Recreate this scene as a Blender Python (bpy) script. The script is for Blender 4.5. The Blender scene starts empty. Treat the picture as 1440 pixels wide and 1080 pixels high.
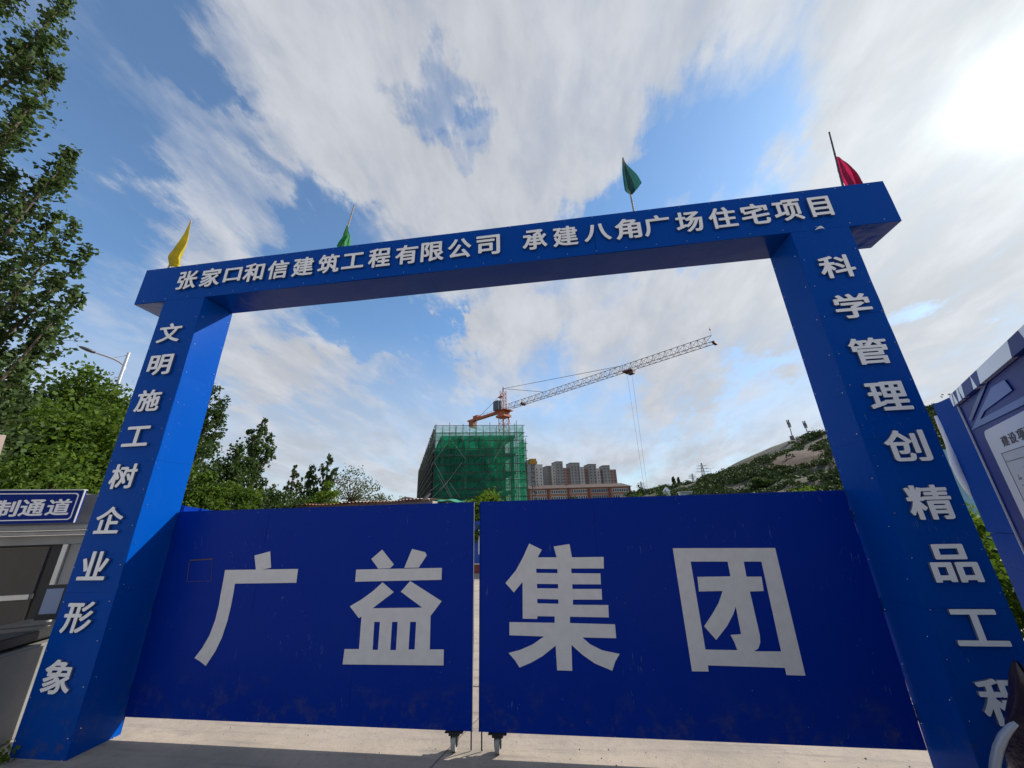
import bpy, bmesh, math, random
import numpy as np
from mathutils import Vector, Matrix
R_ = math.radians
random.seed(7); rng = np.random.default_rng(7)
scn = bpy.context.scene

# ------------------------------------------------------------------ camera
FPX = 523.23
_pt, _ro, _ya = R_(20.061), R_(-1.536), R_(-7.264)
CAM = np.array([4.7553, -3.3792, 1.76])
F = np.array([math.sin(_ya)*math.cos(_pt), math.cos(_ya)*math.cos(_pt), math.sin(_pt)])
R0 = np.array([math.cos(_ya), -math.sin(_ya), 0.0]); U0 = np.cross(R0, F)
RX = math.cos(_ro)*R0 + math.sin(_ro)*U0
UX = -math.sin(_ro)*R0 + math.cos(_ro)*U0
cd = bpy.data.cameras.new('camera'); cam = bpy.data.objects.new('camera', cd)
scn.collection.objects.link(cam); scn.camera = cam
cd.sensor_width = 36; cd.lens = FPX/1440*36; cd.clip_start = 0.05; cd.clip_end = 6000
cam.matrix_world = Matrix(((RX[0], UX[0], -F[0], CAM[0]), (RX[1], UX[1], -F[1], CAM[1]), (RX[2], UX[2], -F[2], CAM[2]), (0, 0, 0, 1)))

# a point of the place from its direction as surveyed from the viewpoint
def ray(px, py):
    d = (px-720)*RX + (540-py)*UX + FPX*F
    return d/np.linalg.norm(d)
def aty(px, py, Y): d = ray(px, py); return CAM + d*(Y-CAM[1])/d[1]
def atz(px, py, Z): d = ray(px, py); return CAM + d*(Z-CAM[2])/d[2]
def atd(px, py, D): d = ray(px, py); return CAM + d*D/math.hypot(d[0], d[1])
def atp(px, py, P, n): d = ray(px, py); return CAM + d*float((P-CAM)@n)/float(d@n)

# ------------------------------------------------------------------ light
SUN_EL, SUN_AZ = 34.0, 57.5
sdir = Vector((math.sin(R_(SUN_AZ))*math.cos(R_(SUN_EL)), math.cos(R_(SUN_AZ))*math.cos(R_(SUN_EL)), math.sin(R_(SUN_EL))))
sl = bpy.data.lights.new('sun', 'SUN'); sl.energy = 4.6; sl.angle = R_(0.6); sl.color = (1.0, 0.93, 0.83)
so = bpy.data.objects.new('sun', sl); scn.collection.objects.link(so)
so.rotation_euler = (-sdir).to_track_quat('-Z', 'Y').to_euler()
scn.view_settings.view_transform = 'Standard'; scn.view_settings.look = 'None'
scn.view_settings.exposure = 0.55; scn.view_settings.gamma = 1.0
scn.view_settings.use_curve_mapping = False

world = bpy.data.worlds.new('World'); scn.world = world; world.use_nodes = True
wn = world.node_tree; wn.nodes.clear()
class NT:
    def __init__(s, nt): s.nt = nt
    def n(s, t, **k):
        nd = s.nt.nodes.new(t)
        for a, b in k.items(): setattr(nd, a, b)
        return nd
    def l(s, a, b): s.nt.links.new(a, b)
    def put(s, sock, v):
        if hasattr(v, 'is_output'): s.l(v, sock)
        elif isinstance(v, (tuple, list)) and len(v) == 3 and sock.type == 'RGBA': sock.default_value = (*v, 1)
        else: sock.default_value = v
    def math(s, op, a, b=None, c=None, clamp=False):
        nd = s.n('ShaderNodeMath', operation=op, use_clamp=clamp)
        s.put(nd.inputs[0], a)
        if b is not None: s.put(nd.inputs[1], b)
        if c is not None: s.put(nd.inputs[2], c)
        return nd.outputs[0]
    def vmath(s, op, a, b=None, scale=None):
        nd = s.n('ShaderNodeVectorMath', operation=op)
        s.put(nd.inputs[0], a)
        if b is not None: s.put(nd.inputs[1], b)
        if scale is not None: s.put(nd.inputs['Scale'], scale)
        return nd.outputs['Value'] if op in ('DOT_PRODUCT', 'LENGTH') else nd.outputs[0]
    def noise(s, vec, scale, detail=4, rough=0.5, color=False, dist=0.0):
        nd = s.n('ShaderNodeTexNoise'); nd.inputs['Scale'].default_value = scale
        nd.inputs['Detail'].default_value = detail; nd.inputs['Roughness'].default_value = rough
        nd.inputs['Distortion'].default_value = dist
        if vec is not None: s.l(vec, nd.inputs['Vector'])
        return nd.outputs['Color'] if color else nd.outputs['Fac']
    def mapr(s, v, a, b, c=0.0, d=1.0, smooth=True):
        nd = s.n('ShaderNodeMapRange', interpolation_type='SMOOTHSTEP' if smooth else 'LINEAR')
        s.put(nd.inputs['Value'], v)
        for k, x in (('From Min', a), ('From Max', b), ('To Min', c), ('To Max', d)): nd.inputs[k].default_value = x
        return nd.outputs[0]
    def mix(s, fac, a, b, blend='MIX'):
        nd = s.n('ShaderNodeMix', data_type='RGBA', blend_type=blend)
        s.put(nd.inputs[0], fac); s.put(nd.inputs[6], a); s.put(nd.inputs[7], b)
        return nd.outputs[2]

def build_sky():
    t = NT(wn)
    tc = t.n('ShaderNodeTexCoord'); D = tc.outputs['Generated']
    sky = t.n('ShaderNodeTexSky', sky_type='NISHITA'); sky.sun_disc = False
    sky.sun_elevation = R_(SUN_EL); sky.sun_rotation = R_(SUN_AZ)
    sky.air_density = 1.0; sky.dust_density = 0.6; sky.ozone_density = 1.4; sky.altitude = 700
    sep = t.n('ShaderNodeSeparateXYZ'); t.l(D, sep.inputs[0])
    z = t.math('MAXIMUM', sep.outputs[2], 0.0)
    den = t.math('ADD', z, 0.22)
    cmb = t.n('ShaderNodeCombineXYZ')
    t.l(t.math('DIVIDE', sep.outputs[0], den), cmb.inputs[0]); t.l(t.math('DIVIDE', sep.outputs[1], den), cmb.inputs[1])
    P = cmb.outputs[0]
    # wisps drawn out along one wind direction
    mp = t.n('ShaderNodeMapping'); t.l(P, mp.inputs[0]); mp.inputs['Rotation'].default_value = (0, 0, R_(-38)); mp.inputs['Scale'].default_value = (1.0, 0.42, 1)
    n1 = t.noise(mp.outputs[0], 2.3, 9, 0.62, dist=0.35)
    n2 = t.noise(P, 1.1, 7, 0.58, dist=0.5)
    n3 = t.noise(mp.outputs[0], 7.0, 6, 0.6, dist=0.2)
    # big forms of the cloud field, with ragged outlines
    wcol = t.noise(P, 2.2, 6, 0.6, color=True)
    warp = t.vmath('ADD', t.vmath('SCALE', t.vmath('SUBTRACT', wcol, (0.5, 0.5, 0.5)), scale=0.42), t.vmath('SCALE', t.vmath('SUBTRACT', t.noise(mp.outputs[0], 7.5, 7, 0.68, color=True), (0.5, 0.5, 0.5)), scale=0.26))
    Dw = t.vmath('NORMALIZE', t.vmath('ADD', D, warp))
    blobs = [  # direction (as seen), radius in degrees, weight
        (440, 60, 7, .34), (500, 160, 8, .40), (560, 230, 7, .40), (600, 320, 6, .34), (430, 200, 5, .34), (350, 130, 5, .26), (520, 20, 8, .34),
        (700, 60, 9, .44), (720, 180, 9, .46), (700, 290, 8, .40), (800, 110, 10, .48), (820, 220, 6, .36), (900, 60, 9, .46), (960, 20, 7, .40), (760, 380, 8, .20),
        (300, 290, 5.5, .34), (280, 220, 5, .30), (240, 170, 3.5, .12), (330, 350, 4.5, .26), (250, 340, 4, .12), (130, 70, 4, .20), (190, 420, 6, .12),
        (390, 480, 7, .24), (440, 560, 10, .24), (650, 400, 5, .26), (720, 440, 6, .42), (700, 510, 7, .30), (830, 450, 7, .30), (930, 400, 4, .42), (960, 470, 8, .30), (1080, 400, 6, .44), (880, 560, 10, .2),
        (1250, 200, 14, .30), (1300, 380, 12, .40), (1420, 300, 12, .42), (1440, 120, 14, .5), (1180, 60, 10, .22), (1380, 60, 14, .45), (1380, 500, 12, .30), (1150, 300, 5, .24), (1000, 560, 10, .2),
        (595, 105, 3.2, -.40), (640, 150, 2.4, -.30), (655, 195, 1.8, -.22), (380, 290, 6, -.24), (200, 90, 8, -.26), (120, 220, 9, -.20), (330, 170, 4, -.14), (150, 380, 8, -.12), (420, 340, 6, -.20), (320, 60, 5, -.24),
        (990, 190, 7, -.38), (910, 270, 5, -.34), (860, 300, 4, -.26), (1060, 120, 6, -.26), (1080, 250, 5, -.24), (940, 180, 4, -.2),
        (470, 445, 4.5, -.40), (530, 475, 4, -.40), (610, 455, 4, -.42), (640, 475, 3, -.3), (400, 425, 3, -.1), (1300, 440, 3, -.26)]
    pos = neg = None
    for px, py, r, w in blobs:
        c = ray(px, py)
        d = t.vmath('DOT_PRODUCT', Dw, tuple(float(q) for q in c))
        v = t.mapr(d, math.cos(R_(r*1.45)), math.cos(R_(r*0.2)), 0.0, w)
        if w > 0: pos = v if pos is None else t.math('ADD', pos, v)
        else: neg = v if neg is None else t.math('ADD', neg, v)
    acc = t.math('ADD', t.math('MINIMUM', pos, 0.46), neg)
    back = t.mapr(t.vmath('DOT_PRODUCT', D, (float(F[0]), float(F[1]), 0.0)), 0.15, -0.5, 0.0, 0.22)   # mostly overcast behind the viewer
    base = t.math('ADD', t.math('ADD', t.math('MULTIPLY', n1, 0.62), t.math('MULTIPLY', n2, 0.40)), back)
    dens = t.math('ADD', t.math('ADD', base, acc), t.math('MULTIPLY', t.math('SUBTRACT', n3, 0.5), 0.75))
    cl = t.mapr(dens, 0.26, 1.02, 0.05, 1.0)
    horizon = t.math('MULTIPLY', t.mapr(z, 0.10, 0.52, 0.88, 0.0), t.mapr(n1, 0.30, 0.62, 0.72, 1.12))
    cl = t.math('MAXIMUM', t.math('MAXIMUM', cl, horizon), t.mapr(z, 0.02, 0.24, 0.82, 0.0))
    sd = t.math('MAXIMUM', t.vmath('DOT_PRODUCT', D, tuple(sdir)), 0.0)
    g1 = t.math('POWER', sd, 10.0); g2 = t.math('POWER', sd, 70.0); g3 = t.math('POWER', sd, 600.0)
    # cloud light: grey lavender away from the sun, white towards it, thicker parts a little darker
    shade = t.mapr(t.math('ADD', t.math('MULTIPLY', n3, 0.5), t.math('MULTIPLY', n2, 0.5)), 0.38, 0.64, 0.96, 1.22)
    cb = t.math('ADD', 0.98, t.math('ADD', t.math('MULTIPLY', g1, .28), t.math('ADD', t.math('MULTIPLY', g2, .08), t.math('MULTIPLY', g3, 2.0))))
    cb = t.math('MULTIPLY', cb, shade)
    ccol = t.mix(g1, CLOUD_A, CLOUD_B)
    cloud = t.vmath('SCALE', ccol, scale=cb)
    skyc = t.vmath('MULTIPLY', sky.outputs[0], SKY_TINT)
    col = t.mix(cl, skyc, cloud)
    bg = t.n('ShaderNodeBackground'); t.l(col, bg.inputs[0]); bg.inputs[1].default_value = 0.1
    out = t.n('ShaderNodeOutputWorld'); t.l(bg.outputs[0], out.inputs[0])
CLOUD_A = (3.70, 3.88, 4.25); CLOUD_B = (3.9, 4.15, 4.3)
SKY_TINT = (0.92, 1.24, 1.40)
build_sky()

# ------------------------------------------------------------------ materials
MATS = {}
def mat(name, col, rough=0.6, metal=0.0, var=0.0, vscale=3.0, col2=None, bump=0.0, bscale=20.0, spec=0.5, island=None, trans=0.0, alpha=None, coat=0.0, stretch=None, extra=None):
    if name in MATS: return MATS[name]
    m = bpy.data.materials.new(name); m.use_nodes = True; nt = m.node_tree; nt.nodes.clear(); t = NT(nt)
    out = t.n('ShaderNodeOutputMaterial'); b = t.n('ShaderNodeBsdfPrincipled')
    b.inputs['Roughness'].default_value = rough; b.inputs['Metallic'].default_value = metal
    b.inputs['Specular IOR Level'].default_value = spec; b.inputs['Coat Weight'].default_value = coat
    tc = t.n('ShaderNodeTexCoord'); V = tc.outputs['Object']
    if stretch:
        mp = t.n('ShaderNodeMapping'); t.l(V, mp.inputs[0]); mp.inputs['Scale'].default_value = stretch; V = mp.outputs[0]
    c = col
    if col2 is not None or var:
        n = t.noise(V, vscale, 7, 0.6)
        c2 = col2 if col2 is not None else tuple(x*(1-var) for x in col)
        c = t.mix(t.mapr(n, 0.35, 0.65), col, c2)
    if island:
        g = t.n('ShaderNodeNewGeometry')
        c = t.mix(g.outputs['Random Per Island'], c, island)
    t.put(b.inputs['Base Color'], c)
    if bump:
        bp = t.n('ShaderNodeBump'); bp.inputs['Strength'].default_value = bump; bp.inputs['Distance'].default_value = 0.02
        t.l(t.noise(V, bscale, 6, 0.6), bp.inputs['Height']); t.l(bp.outputs[0], b.inputs['Normal'])
    sh = b.outputs[0]
    if trans:
        tr = t.n('ShaderNodeBsdfTranslucent'); t.put(tr.inputs[0], t.mix(1.0, c, (1.0, 1.0, 0.45) if extra is None else extra, 'MULTIPLY'))
        ms = t.n('ShaderNodeMixShader'); ms.inputs[0].default_value = trans; t.l(sh, ms.inputs[1]); t.l(tr.outputs[0], ms.inputs[2]); sh = ms.outputs[0]
    if alpha is not None:
        tp = t.n('ShaderNodeBsdfTransparent'); ms = t.n('ShaderNodeMixShader'); ms.inputs[0].default_value = alpha
        t.l(tp.outputs[0], ms.inputs[1]); t.l(sh, ms.inputs[2]); sh = ms.outputs[0]
    t.l(sh, out.inputs[0]); MATS[name] = m; return m

def paint_blue(name, col, rough, dirt=0.25, wave=0.25, spec=0.10):
    # sheet steel under blue paint: faint ripples, dust streaks, small scratches
    m = bpy.data.materials.new(name); m.use_nodes = True; nt = m.node_tree; nt.nodes.clear(); t = NT(nt)
    out = t.n('ShaderNodeOutputMaterial'); b = t.n('ShaderNodeBsdfPrincipled'); b.inputs['Specular IOR Level'].default_value = spec
    g = t.n('ShaderNodeNewGeometry'); V = g.outputs['Position']
    mp = t.n('ShaderNodeMapping'); t.l(V, mp.inputs[0]); mp.inputs['Scale'].default_value = (5.0, 5.0, 0.5)
    streak = t.mapr(t.noise(mp.outputs[0], 1.6, 8, 0.65), 0.52, 0.78)
    blot = t.mapr(t.noise(V, 1.3, 6, 0.6), 0.42, 0.72)
    d = t.math('MULTIPLY', t.math('ADD', t.math('MULTIPLY', streak, 0.6), t.math('MULTIPLY', blot, 0.4)), dirt)
    sz = t.n('ShaderNodeSeparateXYZ'); t.l(V, sz.inputs[0])
    mud = t.math('MULTIPLY', t.mapr(sz.outputs[2], 0.05, 0.62, 1.0, 0.0), t.mapr(t.noise(V, 7.0, 7, 0.7), 0.46, 0.74, 0.0, 0.55))
    scr = t.math('MULTIPLY', t.mapr(t.noise(V, 2.2, 3, 0.5), 0.56, 0.60), t.mapr(t.noise(mp.outputs[0], 22.0, 3, 0.5), 0.66, 0.70, 0, 0.35))
    speck = t.mapr(t.noise(V, 55.0, 2, 0.5), 0.745, 0.775, 0, 0.5)
    c = t.mix(d, col, (0.012, 0.06, 0.26)); c = t.mix(speck, c, (0.25, 0.29, 0.4)); c = t.mix(mud, c, (0.085, 0.08, 0.078)); c = t.mix(scr, c, (0.16, 0.20, 0.34))
    t.l(c, b.inputs['Base Color'])
    t.l(t.math('ADD', rough, t.math('MULTIPLY', d, 0.5)), b.inputs['Roughness'])
    bp = t.n('ShaderNodeBump'); bp.inputs['Strength'].default_value = wave; bp.inputs['Distance'].default_value = 0.03
    t.l(t.math('ADD', t.noise(V, 1.5, 3, 0.45), t.math('MULTIPLY', t.noise(V, 160.0, 2, 0.5), 0.004)), bp.inputs['Height']); t.l(bp.outputs[0], b.inputs['Normal'])
    t.l(b.outputs[0], out.inputs[0]); return m

M_BLUE = paint_blue('blue_painted_sheet', (0.0, 0.058, 0.33), 0.26, dirt=0.14, spec=0.05)
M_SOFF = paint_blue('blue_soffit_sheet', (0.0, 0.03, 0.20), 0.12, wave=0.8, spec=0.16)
M_BLUEG = paint_blue('blue_gate_sheet', (0.0, 0.024, 0.27), 0.32, dirt=0.16, wave=0.35, spec=0.09)
M_BLUE2 = paint_blue('blue_sign_face', (0.003, 0.022, 0.20), 0.4, dirt=0.05, wave=0.05)
M_LET = mat('white_letter_face', (0.86, 0.85, 0.85), 0.45, var=0.05, vscale=9)
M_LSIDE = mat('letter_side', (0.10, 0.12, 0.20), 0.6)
M_LETS = mat('grey_letter_sticker', (0.70, 0.665, 0.65), 0.5, var=0.07, vscale=14)
M_WHITE = mat('white_paint', (0.72, 0.72, 0.71), 0.4, var=0.1)
M_STEEL = mat('bare_steel', (0.42, 0.43, 0.45), 0.35, 0.9, var=0.2)
M_SCREW = mat('zinc_screw', (0.7, 0.72, 0.75), 0.25, 1.0)
M_BLACK = mat('black_iron', (0.02, 0.02, 0.022), 0.5, var=0.3)
M_RUST = mat('rusty_steel', (0.20, 0.085, 0.04), 0.85, col2=(0.09, 0.05, 0.035), vscale=4, bump=0.4, bscale=30)
M_GREY = mat('grey_cladding', (0.30, 0.30, 0.29), 0.5, var=0.25, vscale=1.2)
M_GREYD = mat('dark_grey_door', (0.06, 0.062, 0.065), 0.35, var=0.3, vscale=1.5)
M_ALU = mat('aluminium_frame', (0.62, 0.62, 0.60), 0.3, 0.5, var=0.1)
M_BARK = mat('bark', (0.12, 0.09, 0.065), 0.9, col2=(0.06, 0.045, 0.035), vscale=8, bump=0.6)
M_SCAF = mat('scaffold_tube', (0.03, 0.04, 0.035), 0.5, 0.3, col2=(0.10, 0.09, 0.06), vscale=1.2)
M_TUBEL = mat('light_brace_tube', (0.40, 0.42, 0.38), 0.5, 0.3)
M_CONCB = mat('raw_concrete', (.25, .25, .23), 0.9, var=0.3, vscale=0.4)
M_ORANGE = mat('crane_orange', (0.40, 0.085, 0.02), 0.5, var=0.3, vscale=1.0)
M_JIB = mat('dark_red_lattice', (0.10, 0.035, 0.03), 0.6, var=0.2)
M_CABLE = mat('steel_cable', (0.10, 0.10, 0.11), 0.5, 0.5)

# ------------------------------------------------------------------ object helpers
COL = scn.collection
def props(o, label=None, cat=None, group=None, kind=None):
    for k, v in (('label', label), ('category', cat), ('group', group), ('kind', kind)):
        if v: o[k] = v
    return o
def thing(name, label, cat, loc=(0, 0, 0), group=None, kind=None, rz=0.0):
    o = bpy.data.objects.new(name, None); COL.objects.link(o); o.location = [float(q) for q in loc]; o.rotation_euler = (0, 0, rz)
    o.empty_display_size = 0.2
    return props(o, label, cat, group, kind)
def setw(o, parent):
    # vertices are given in world coordinates: keep them where they are under a placed parent
    if parent is not None:
        o.parent = parent
        M = Matrix.Identity(4); p = parent; ch = []
        while p is not None: ch.append(p); p = p.parent
        for p in reversed(ch): M = M @ p.matrix_parent_inverse @ Matrix.LocRotScale(p.location, p.rotation_euler, p.scale)
        o.matrix_parent_inverse = M.inverted()
    return o
class MB:
    """collects polygons and links them as one mesh object"""
    def __init__(s): s.v = []; s.f = []; s.mi = []; s.cur = 0; s.smooth = False
    def poly(s, pts):
        i = len(s.v); s.v += [tuple(float(c) for c in p) for p in pts]; s.f.append(tuple(range(i, i+len(pts)))); s.mi.append(s.cur)
    def hexa(s, a, b):
        """a: four bottom points, b: four top points (same order, counter-clockwise from above)"""
        i = len(s.v); s.v += [tuple(float(c) for c in p) for p in list(a)+list(b)]
        for q in ((3, 2, 1, 0), (4, 5, 6, 7), (0, 1, 5, 4), (1, 2, 6, 5), (2, 3, 7, 6), (3, 0, 4, 7)):
            s.f.append(tuple(i+k for k in q)); s.mi.append(s.cur)
    def box(s, x0, x1, y0, y1, z0, z1):
        s.hexa([(x0, y0, z0), (x1, y0, z0), (x1, y1, z0), (x0, y1, z0)], [(x0, y0, z1), (x1, y0, z1), (x1, y1, z1), (x0, y1, z1)])
    def obox(s, o, u, v, lu, lv, lw, w=(0, 0, 1)):
        """box at corner o with edge vectors u*lu, v*lv, w*lw"""
        o, u, v, w = (np.array(q, float) for q in (o, u, v, w))
        a = [o, o+u*lu, o+u*lu+v*lv, o+v*lv]
        if np.cross(u*lu, v*lv)@(w*lw) < 0: a = [a[0], a[3], a[2], a[1]]
        s.hexa(a, [p+w*lw for p in a])
    def tube(s, p, q, r, n=6, r2=None, cap=True):
        p = np.array(p, float); q = np.array(q, float); d = q-p; L = np.linalg.norm(d)
        if L < 1e-6: return
        d /= L; a = np.cross(d, (0, 0, 1)); a = np.cross(d, (1, 0, 0)) if np.linalg.norm(a) < 1e-3 else a
        a /= np.linalg.norm(a); b = np.cross(d, a); i = len(s.v); r2 = r if r2 is None else r2
        for c, rr in ((p, r), (q, r2)):
            for k in range(n):
                an = 2*math.pi*k/n; s.v.append(tuple(c+rr*(math.cos(an)*a+math.sin(an)*b)))
        for k in range(n): s.f.append((i+(k+1) % n, i+k, i+n+k, i+n+(k+1) % n)); s.mi.append(s.cur)
        if cap:
            s.f.append(tuple(i+k for k in range(n))); s.mi.append(s.cur)
            s.f.append(tuple(i+n+k for k in reversed(range(n)))); s.mi.append(s.cur)
    def chain(s, pts, rs, n=7):
        pts = [np.array(p, float) for p in pts]; i = len(s.v); K = len(pts); a = None
        for k in range(K):
            d = pts[min(k+1, K-1)]-pts[max(k-1, 0)]; d /= np.linalg.norm(d)+1e-9
            if a is None: a = np.cross(d, (0, 0, 1)); a = np.cross(d, (1, 0, 0)) if np.linalg.norm(a) < 1e-3 else a
            a = a-d*(a@d); a /= np.linalg.norm(a)+1e-9; b = np.cross(d, a)
            for j in range(n): an = 2*math.pi*j/n; s.v.append(tuple(pts[k]+rs[k]*(math.cos(an)*a+math.sin(an)*b)))
        for k in range(K-1):
            for j in range(n): p = i+k*n+j; q = i+k*n+(j+1) % n; s.f.append((q, p, p+n, q+n)); s.mi.append(s.cur)
        s.f.append(tuple(i+j for j in range(n))); s.f.append(tuple(i+(K-1)*n+j for j in reversed(range(n)))); s.mi += [s.cur]*2
    def grid(s, fn, nu, nv):
        i = len(s.v)
        for a in range(nu+1):
            for b in range(nv+1): s.v.append(tuple(float(c) for c in fn(a/nu, b/nv)))
        for a in range(nu):
            for b in range(nv):
                k = i+a*(nv+1)+b; s.f.append((k, k+nv+1, k+nv+2, k+1)); s.mi.append(s.cur)
    def mesh(s, name, mats, smooth=False):
        me = bpy.data.meshes.new(name); me.from_pydata(s.v, [], s.f)
        for m in (mats if isinstance(mats, (list, tuple)) else [mats]): me.materials.append(m)
        if any(s.mi): me.polygons.foreach_set('material_index', s.mi)
        if smooth: me.polygons.foreach_set('use_smooth', [True]*len(me.polygons))
        me.update(); return me
    def build(s, name, mats, parent=None, smooth=False, label=None, kind=None, bevel=0.0):
        me = s.mesh(name, mats, smooth)
        if bevel:
            bm = bmesh.new(); bm.from_mesh(me)
            bmesh.ops.remove_doubles(bm, verts=bm.verts, dist=1e-5)
            bmesh.ops.bevel(bm, geom=list(bm.edges), offset=bevel, segments=2, affect='EDGES', clamp_overlap=True)
            bm.to_mesh(me); bm.free()
        o = bpy.data.objects.new(name, me); COL.objects.link(o); setw(o, parent)
        return props(o, label, None, None, kind)
def link(name, me, parent, M=None, kind=None):
    o = bpy.data.objects.new(name, me); COL.objects.link(o); setw(o, parent)
    if M is not None: o.matrix_basis = M
    return props(o, kind=kind)
def fast_mesh(name, V, nper, m):
    """V: (n*nper,3) vertices of n separate polygons"""
    n = len(V)//nper; me = bpy.data.meshes.new(name)
    me.vertices.add(len(V)); me.vertices.foreach_set('co', V.astype(np.float32).ravel())
    me.loops.add(len(V)); me.loops.foreach_set('vertex_index', np.arange(len(V), dtype=np.int32))
    me.polygons.add(n); me.polygons.foreach_set('loop_start', np.arange(0, len(V), nper, dtype=np.int32))
    try: me.polygons.foreach_set('loop_total', np.full(n, nper, dtype=np.int32))
    except Exception: pass
    me.update(calc_edges=True); me.materials.append(m); return me

# ------------------------------------------------------------------ writing
GS, GM = 360, 30     # working grid per em for the heavy sign lettering
def letter_loops(ch):
    """outlines of a character with its strokes thickened to sign-maker's weight"""
    if ch in _gcache: return _gcache[ch]
    cu = bpy.data.curves.new('letter', 'FONT'); cu.body = ch; cu.size = 1.0; cu.resolution_u = 5
    o = bpy.data.objects.new('letter', cu); COL.objects.link(o); bpy.context.view_layer.update()
    me = bpy.data.meshes.new_from_object(o.evaluated_get(bpy.context.evaluated_depsgraph_get()))
    me.calc_loop_triangles(); v = np.array([x.co[:2] for x in me.vertices]); tri = [tuple(x.vertices) for x in me.loop_triangles]
    bpy.data.objects.remove(o); bpy.data.curves.remove(cu); bpy.data.meshes.remove(me)
    p = (v-v.min(0))*GS+GM; W, H = (p.max(0)+GM+2).astype(int); img = np.zeros((H, W), bool)
    for i, j, k in tri:
        a, b, c = p[i], p[j], p[k]; q = np.array([a, b, c]); x0, y0 = np.floor(q.min(0)).astype(int); x1, y1 = np.ceil(q.max(0)).astype(int)
        X, Y = np.meshgrid(np.arange(x0, x1+1), np.arange(y0, y1+1))
        e = [(n[0]-m[0])*(Y-m[1])-(n[1]-m[1])*(X-m[0]) for m, n in ((a, b), (b, c), (c, a))]
        img[y0:y1+1, x0:x1+1] |= ((e[0] >= 0) & (e[1] >= 0) & (e[2] >= 0)) | ((e[0] <= 0) & (e[1] <= 0) & (e[2] <= 0))
    rx, ry = .026*GS, .021*GS; fat = img.copy(); rr = int(rx)
    for dy in range(-rr, rr+1):
        for dx in range(-rr, rr+1):
            if (dx/rx)**2+(dy/ry)**2 <= 1.02: fat |= np.roll(np.roll(img, dy, 0), dx, 1)
    f = fat.astype(float)
    for _ in range(3):
        f = (np.roll(f, 1, 0)+2*f+np.roll(f, -1, 0))/4; f = (np.roll(f, 1, 1)+2*f+np.roll(f, -1, 1))/4
    ins = f > .5; m = (ins[:-1, :-1] != ins[1:, :-1]) | (ins[:-1, :-1] != ins[:-1, 1:]) | (ins[1:, 1:] != ins[:-1, 1:]) | (ins[1:, 1:] != ins[1:, :-1])
    TB = {1: 'bl', 2: 'rb', 3: 'rl', 4: 'tr', 5: 'bltr', 6: 'tb', 7: 'tl', 8: 'lt', 9: 'bt', 10: 'rblt', 11: 'rt', 12: 'lr', 13: 'br', 14: 'lb'}
    nxt = {}
    for y, x in zip(*np.where(m)):
        k = int(ins[y, x])+2*int(ins[y, x+1])+4*int(ins[y+1, x+1])+8*int(ins[y+1, x]); tt = TB.get(k, '')
        E = {'b': (0, y, x), 'r': (1, y, x+1), 't': (0, y+1, x), 'l': (1, y, x)}
        for h in range(0, len(tt), 2): nxt[E[tt[h]]] = E[tt[h+1]]
    def cross(e):
        k, y, x = e; y2, x2 = (y, x+1) if k == 0 else (y+1, x); a, b = f[y, x], f[y2, x2]; t = (.5-a)/(b-a); return (x+(x2-x)*t, y+(y2-y)*t)
    def thin(P, eps):
        n = len(P); far = int(np.argmax(((P-P[0])**2).sum(1))); keep = {0, far}; st = [(0, far), (far, n)]
        while st:
            a, b = st.pop()
            if b <= a+1: continue
            d = P[b % n]-P[a]; r = P[np.arange(a+1, b)]-P[a]; ds = np.abs(d[0]*r[:, 1]-d[1]*r[:, 0])/(math.hypot(*d)+1e-9); k = int(np.argmax(ds))
            if ds[k] >= eps: keep.add(a+1+k); st += [(a, a+1+k), (a+1+k, b)]
        return P[sorted(keep)]
    loops = []; seen = set()
    for s0 in list(nxt):
        if s0 in seen: continue
        L = []; c = s0
        while c is not None and c not in seen: seen.add(c); L.append(cross(c)); c = nxt.get(c)
        P = np.array(L)
        if len(P) < 20: continue
        P = thin(P, 1.15)
        if len(P) > 3 and abs(.5*np.sum(P[:, 0]*np.roll(P[:, 1], -1)-P[:, 1]*np.roll(P[:, 0], -1))) > 60: loops.append(P)
    al = np.concatenate(loops); lo = al.min(0); hi = al.max(0); _gcache[ch] = [(P-lo)/(hi-lo)-.5 for P in loops]
    return _gcache[ch]
_gcache = {}
def glyph(ch, parent, cx, cz, w, h, place, m, thick=0.012, name='character'):
    return outline(name, parent, [[(x*w+cx, z*h+cz) for x, z in P] for P in letter_loops(ch)], place, m, thick)
def outline(name, parent, loops, place, m, thick=0.004):
    """flat cut-out with holes: loops of (x,z)"""
    cu = bpy.data.curves.new(name, 'CURVE'); cu.dimensions = '2D'; cu.fill_mode = 'BOTH'; cu.extrude = 0.5
    for lp in loops:
        s = cu.splines.new('POLY'); s.points.add(len(lp)-1); s.use_cyclic_u = True
        for i, (x, z) in enumerate(lp): s.points[i].co = (x, z, 0, 1)
    o = bpy.data.objects.new('tmp', cu); COL.objects.link(o); bpy.context.view_layer.update()
    me = bpy.data.meshes.new_from_object(o.evaluated_get(bpy.context.evaluated_depsgraph_get()))
    bpy.data.objects.remove(o); bpy.data.curves.remove(cu)
    n = len(me.vertices); c = np.zeros(n*3, np.float32); me.vertices.foreach_get('co', c); c = c.reshape(-1, 3)
    W = place(c[:, 0], c[:, 1], (c[:, 2]+0.5)*thick); me.vertices.foreach_set('co', W.astype(np.float32).ravel())
    me.name = name; me.materials.clear(); me.materials.append(m); me.update()
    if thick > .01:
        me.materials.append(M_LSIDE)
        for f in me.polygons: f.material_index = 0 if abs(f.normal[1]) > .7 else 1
    o = bpy.data.objects.new(name, me); COL.objects.link(o); return setw(o, parent)
def on_y(Y):
    return lambda X, Z, T: np.stack([X, Y-T, Z], 1)
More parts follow.
